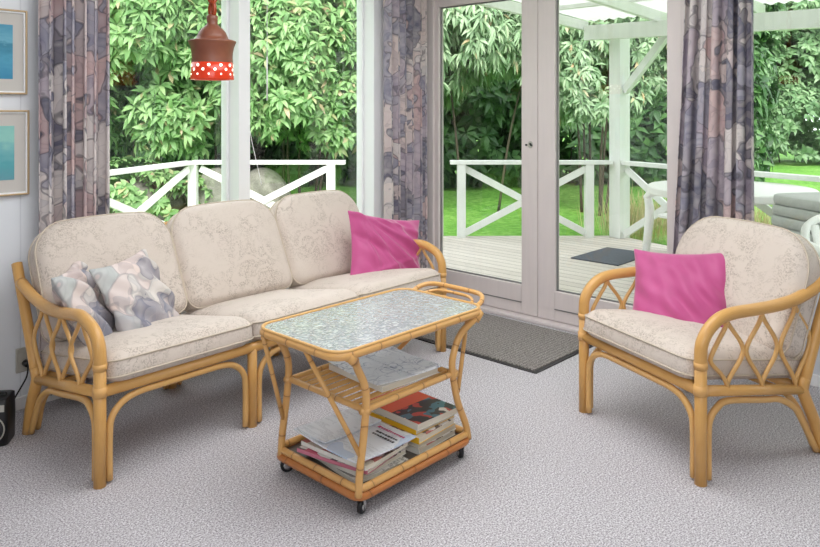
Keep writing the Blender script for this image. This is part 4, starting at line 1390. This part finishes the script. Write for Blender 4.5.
# ------------------------------------------------------------------ curtains
def curtain(label, p_top, p_bot, wall, z0, z1, folds, amp, seed, cloth_w):
    """sheet hung in folds; p_top / p_bot: extents along the wall at the head and at the hem, wall: ('y', pos) or ('x', pos)"""
    r = random.Random(seed)
    n, m = 150, 26
    ph = [r.uniform(0, 6.28) for _ in range(5)]
    vs, fs, uvs = [], [], []
    for j in range(m + 1):
        q = j / m
        z = z1 + (z0 - z1) * q
        for i in range(n + 1):
            s = i / n
            a0 = p_top[0] + (p_bot[0] - p_top[0]) * q ** 1.3
            a1 = p_top[1] + (p_bot[1] - p_top[1]) * q ** 1.3
            wob = .35 * math.sin(2 * math.pi * s * 1.7 + ph[0]) + .25 * math.sin(q * 2.2 + ph[1] + s * 3)
            f = 2 * math.pi * folds * s + wob * 1.6
            a = a0 + (a1 - a0) * s + .012 * math.sin(2 * f) * (.4 + .6 * q)
            d = amp * (.75 + .35 * math.sin(3 * s * 6.28 + ph[2])) * math.sin(f) * (.8 + .3 * q)
            vs.append((a, wall[1] + d, z) if wall[0] == 'y' else (wall[1] + d, a, z))
    for j in range(m):
        for i in range(n):
            k = j * (n + 1) + i
            fs.append((k, k + n + 1, k + n + 2, k + 1))
            U = lambda ii, jj: (ii / n * cloth_w + seed * 3.17, jj / m * (z1 - z0))
            uvs.append([U(i, j), U(i, j + 1), U(i + 1, j + 1), U(i + 1, j)])
    o = MB().add(vs, fs, uvs).build('curtain', 'curtain_fabric', smooth=True)
    sd = o.modifiers.new('cloth', 'SOLIDIFY')
    sd.thickness = .003
    return tag(o, label, 'curtain', 'flowered curtains')
curtain('flowered mauve curtain hanging left of the window, beside the pictures', (1.185, 1.485), (1.19, 1.48), ('y', WY - .085), .06, CZ - .002, 6, .044, 3, .95)
curtain('flowered mauve curtain gathered in the corner left of the glazed doors', (3.30, 3.70), (3.30, 3.70), ('y', WY - .085), .06, CZ - .002, 6, .036, 7, .95)
curtain('flowered mauve curtain hanging between the right door and the right window', (1.49, 1.165), (1.60, 1.165), ('x', DX - .095), .03, CZ - .002, 5.5, .045, 5, .95)

# ------------------------------------------------------------------ blind wand
bw = thing('blind_cord', 'thin white blind wand and cord hanging in the middle window', 'cord', (2.457, WY + .02, 2.16))
MB().tube([(0, 0, 0), (0, 0, -.55)], .0018, 6).build('cord', 'cord_white', bw)
MB().tube([(0, 0, -.55), (0, 0, -.80)], .0045, 8).build('wand', 'cord_white', bw, smooth=True)
MB().tube([(-.11, .03, -.85), (-.09, .03, -1.0), (-.02, .025, -1.28)], .0022, 6, res=4).build('cord', 'cord_white', bw)

# ------------------------------------------------------------------ pendant lamps
def pendant(label, x, y, zb):
    o = thing('pendant_lamp', label, 'lamp', (x, y, zb))
    up = MB().lathe([(.096, .080), (.094, .10), (.095, .125), (.101, .155), (.110, .176), (.111, .182), (.098, .187), (.076, .192), (.071, .205), (.061, .226), (.046, .244), (.030, .256), (.024, .266), (.026, .285), (.027, .300), (.016, .309), (0, .31)])
    up.build('shade', 'terracotta', o, smooth=True)
    band = MB().lathe([(.094, .004), (.100, .0), (.101, .004), (.097, .035), (.096, .080), (.091, .080), (.091, .03), (.094, .004)])
    b = band.build('glazed_band', 'red_glaze_glowing', o, smooth=True)
    holes = MB()
    for row, (zz, nn, rr) in enumerate(((.066, 11, .0075), (.046, 11, .0070), (.024, 11, .0045))):
        for k in range(nn):
            a = 2 * math.pi * (k + .5 * (row % 2)) / nn
            c = Vector(((.0955 + .0025 * (zz < .03)) * math.cos(a), (.0955 + .0025 * (zz < .03)) * math.sin(a), zz))
            rad = Vector((math.cos(a), math.sin(a), 0))
            tan = Vector((-math.sin(a), math.cos(a), 0))
            ring = [c + rad * .0015 + tan * (rr * math.cos(q * .785)) + Vector((0, 0, rr * math.sin(q * .785))) for q in range(8)]
            back = [p - rad * .006 for p in ring]
            holes.add(ring + back, [tuple(range(8))] + [(q, q + 8, (q + 1) % 8 + 8, (q + 1) % 8) for q in range(8)])
    holes.build('lit_openings', 'lit_opening', b)
    MB().lathe([(0, .012), (.022, .018), (.034, .042), (.030, .066), (.016, .095), (.014, .12), (0, .12)], n=20).build('bulb', 'lit_opening', o, smooth=True)
    ch = MB()
    zz, k = .296, 0
    while zb + zz < CZ - .05:
        L = .072
        ring = []
        for q in range(16):
            a = 2 * math.pi * q / 16
            u_, w_ = (.019 * math.cos(a)), L / 2 * math.sin(a)
            ring.append((u_, 0, zz + L / 2 + w_) if k % 2 else (0, u_, zz + L / 2 + w_))
        ch.tube(ring, .0105, 8, closed=True)
        zz += L - .004
        k += 1
    ch.build('chain', 'chain_ceramic', o, smooth=True)
    MB().lathe([(0, CZ - zb - .055), (.02, CZ - zb - .055), (.05, CZ - zb - .02), (.052, CZ - zb), (0, CZ - zb)]).build('ceiling_rose', 'terracotta', o, smooth=True)
    return o
pendant('terracotta pendant lamp with red pierced band hanging on a chain', 1.855, 3.01, 1.448)
pendant('second terracotta pendant lamp over the other end of the room', .16, 2.06, 1.56)

# pink pillow sits in the armchair: place it in the chair's own frame
cm = Matrix.Translation((2.793, 1.575, 0)) @ Matrix.Rotation(R(-113.9), 4, 'Z')
nz = Vector((.40, -.76, .48)).normalized()
yx = (Vector((0, 0, 1)) - nz * nz.z).normalized()
xx = yx.cross(nz)
pink2.matrix_world = cm @ Matrix.Translation((.215, .33, .508)) @ Matrix((xx, yx, nz)).transposed().to_4x4() @ Matrix.Rotation(R(6), 4, 'Z')
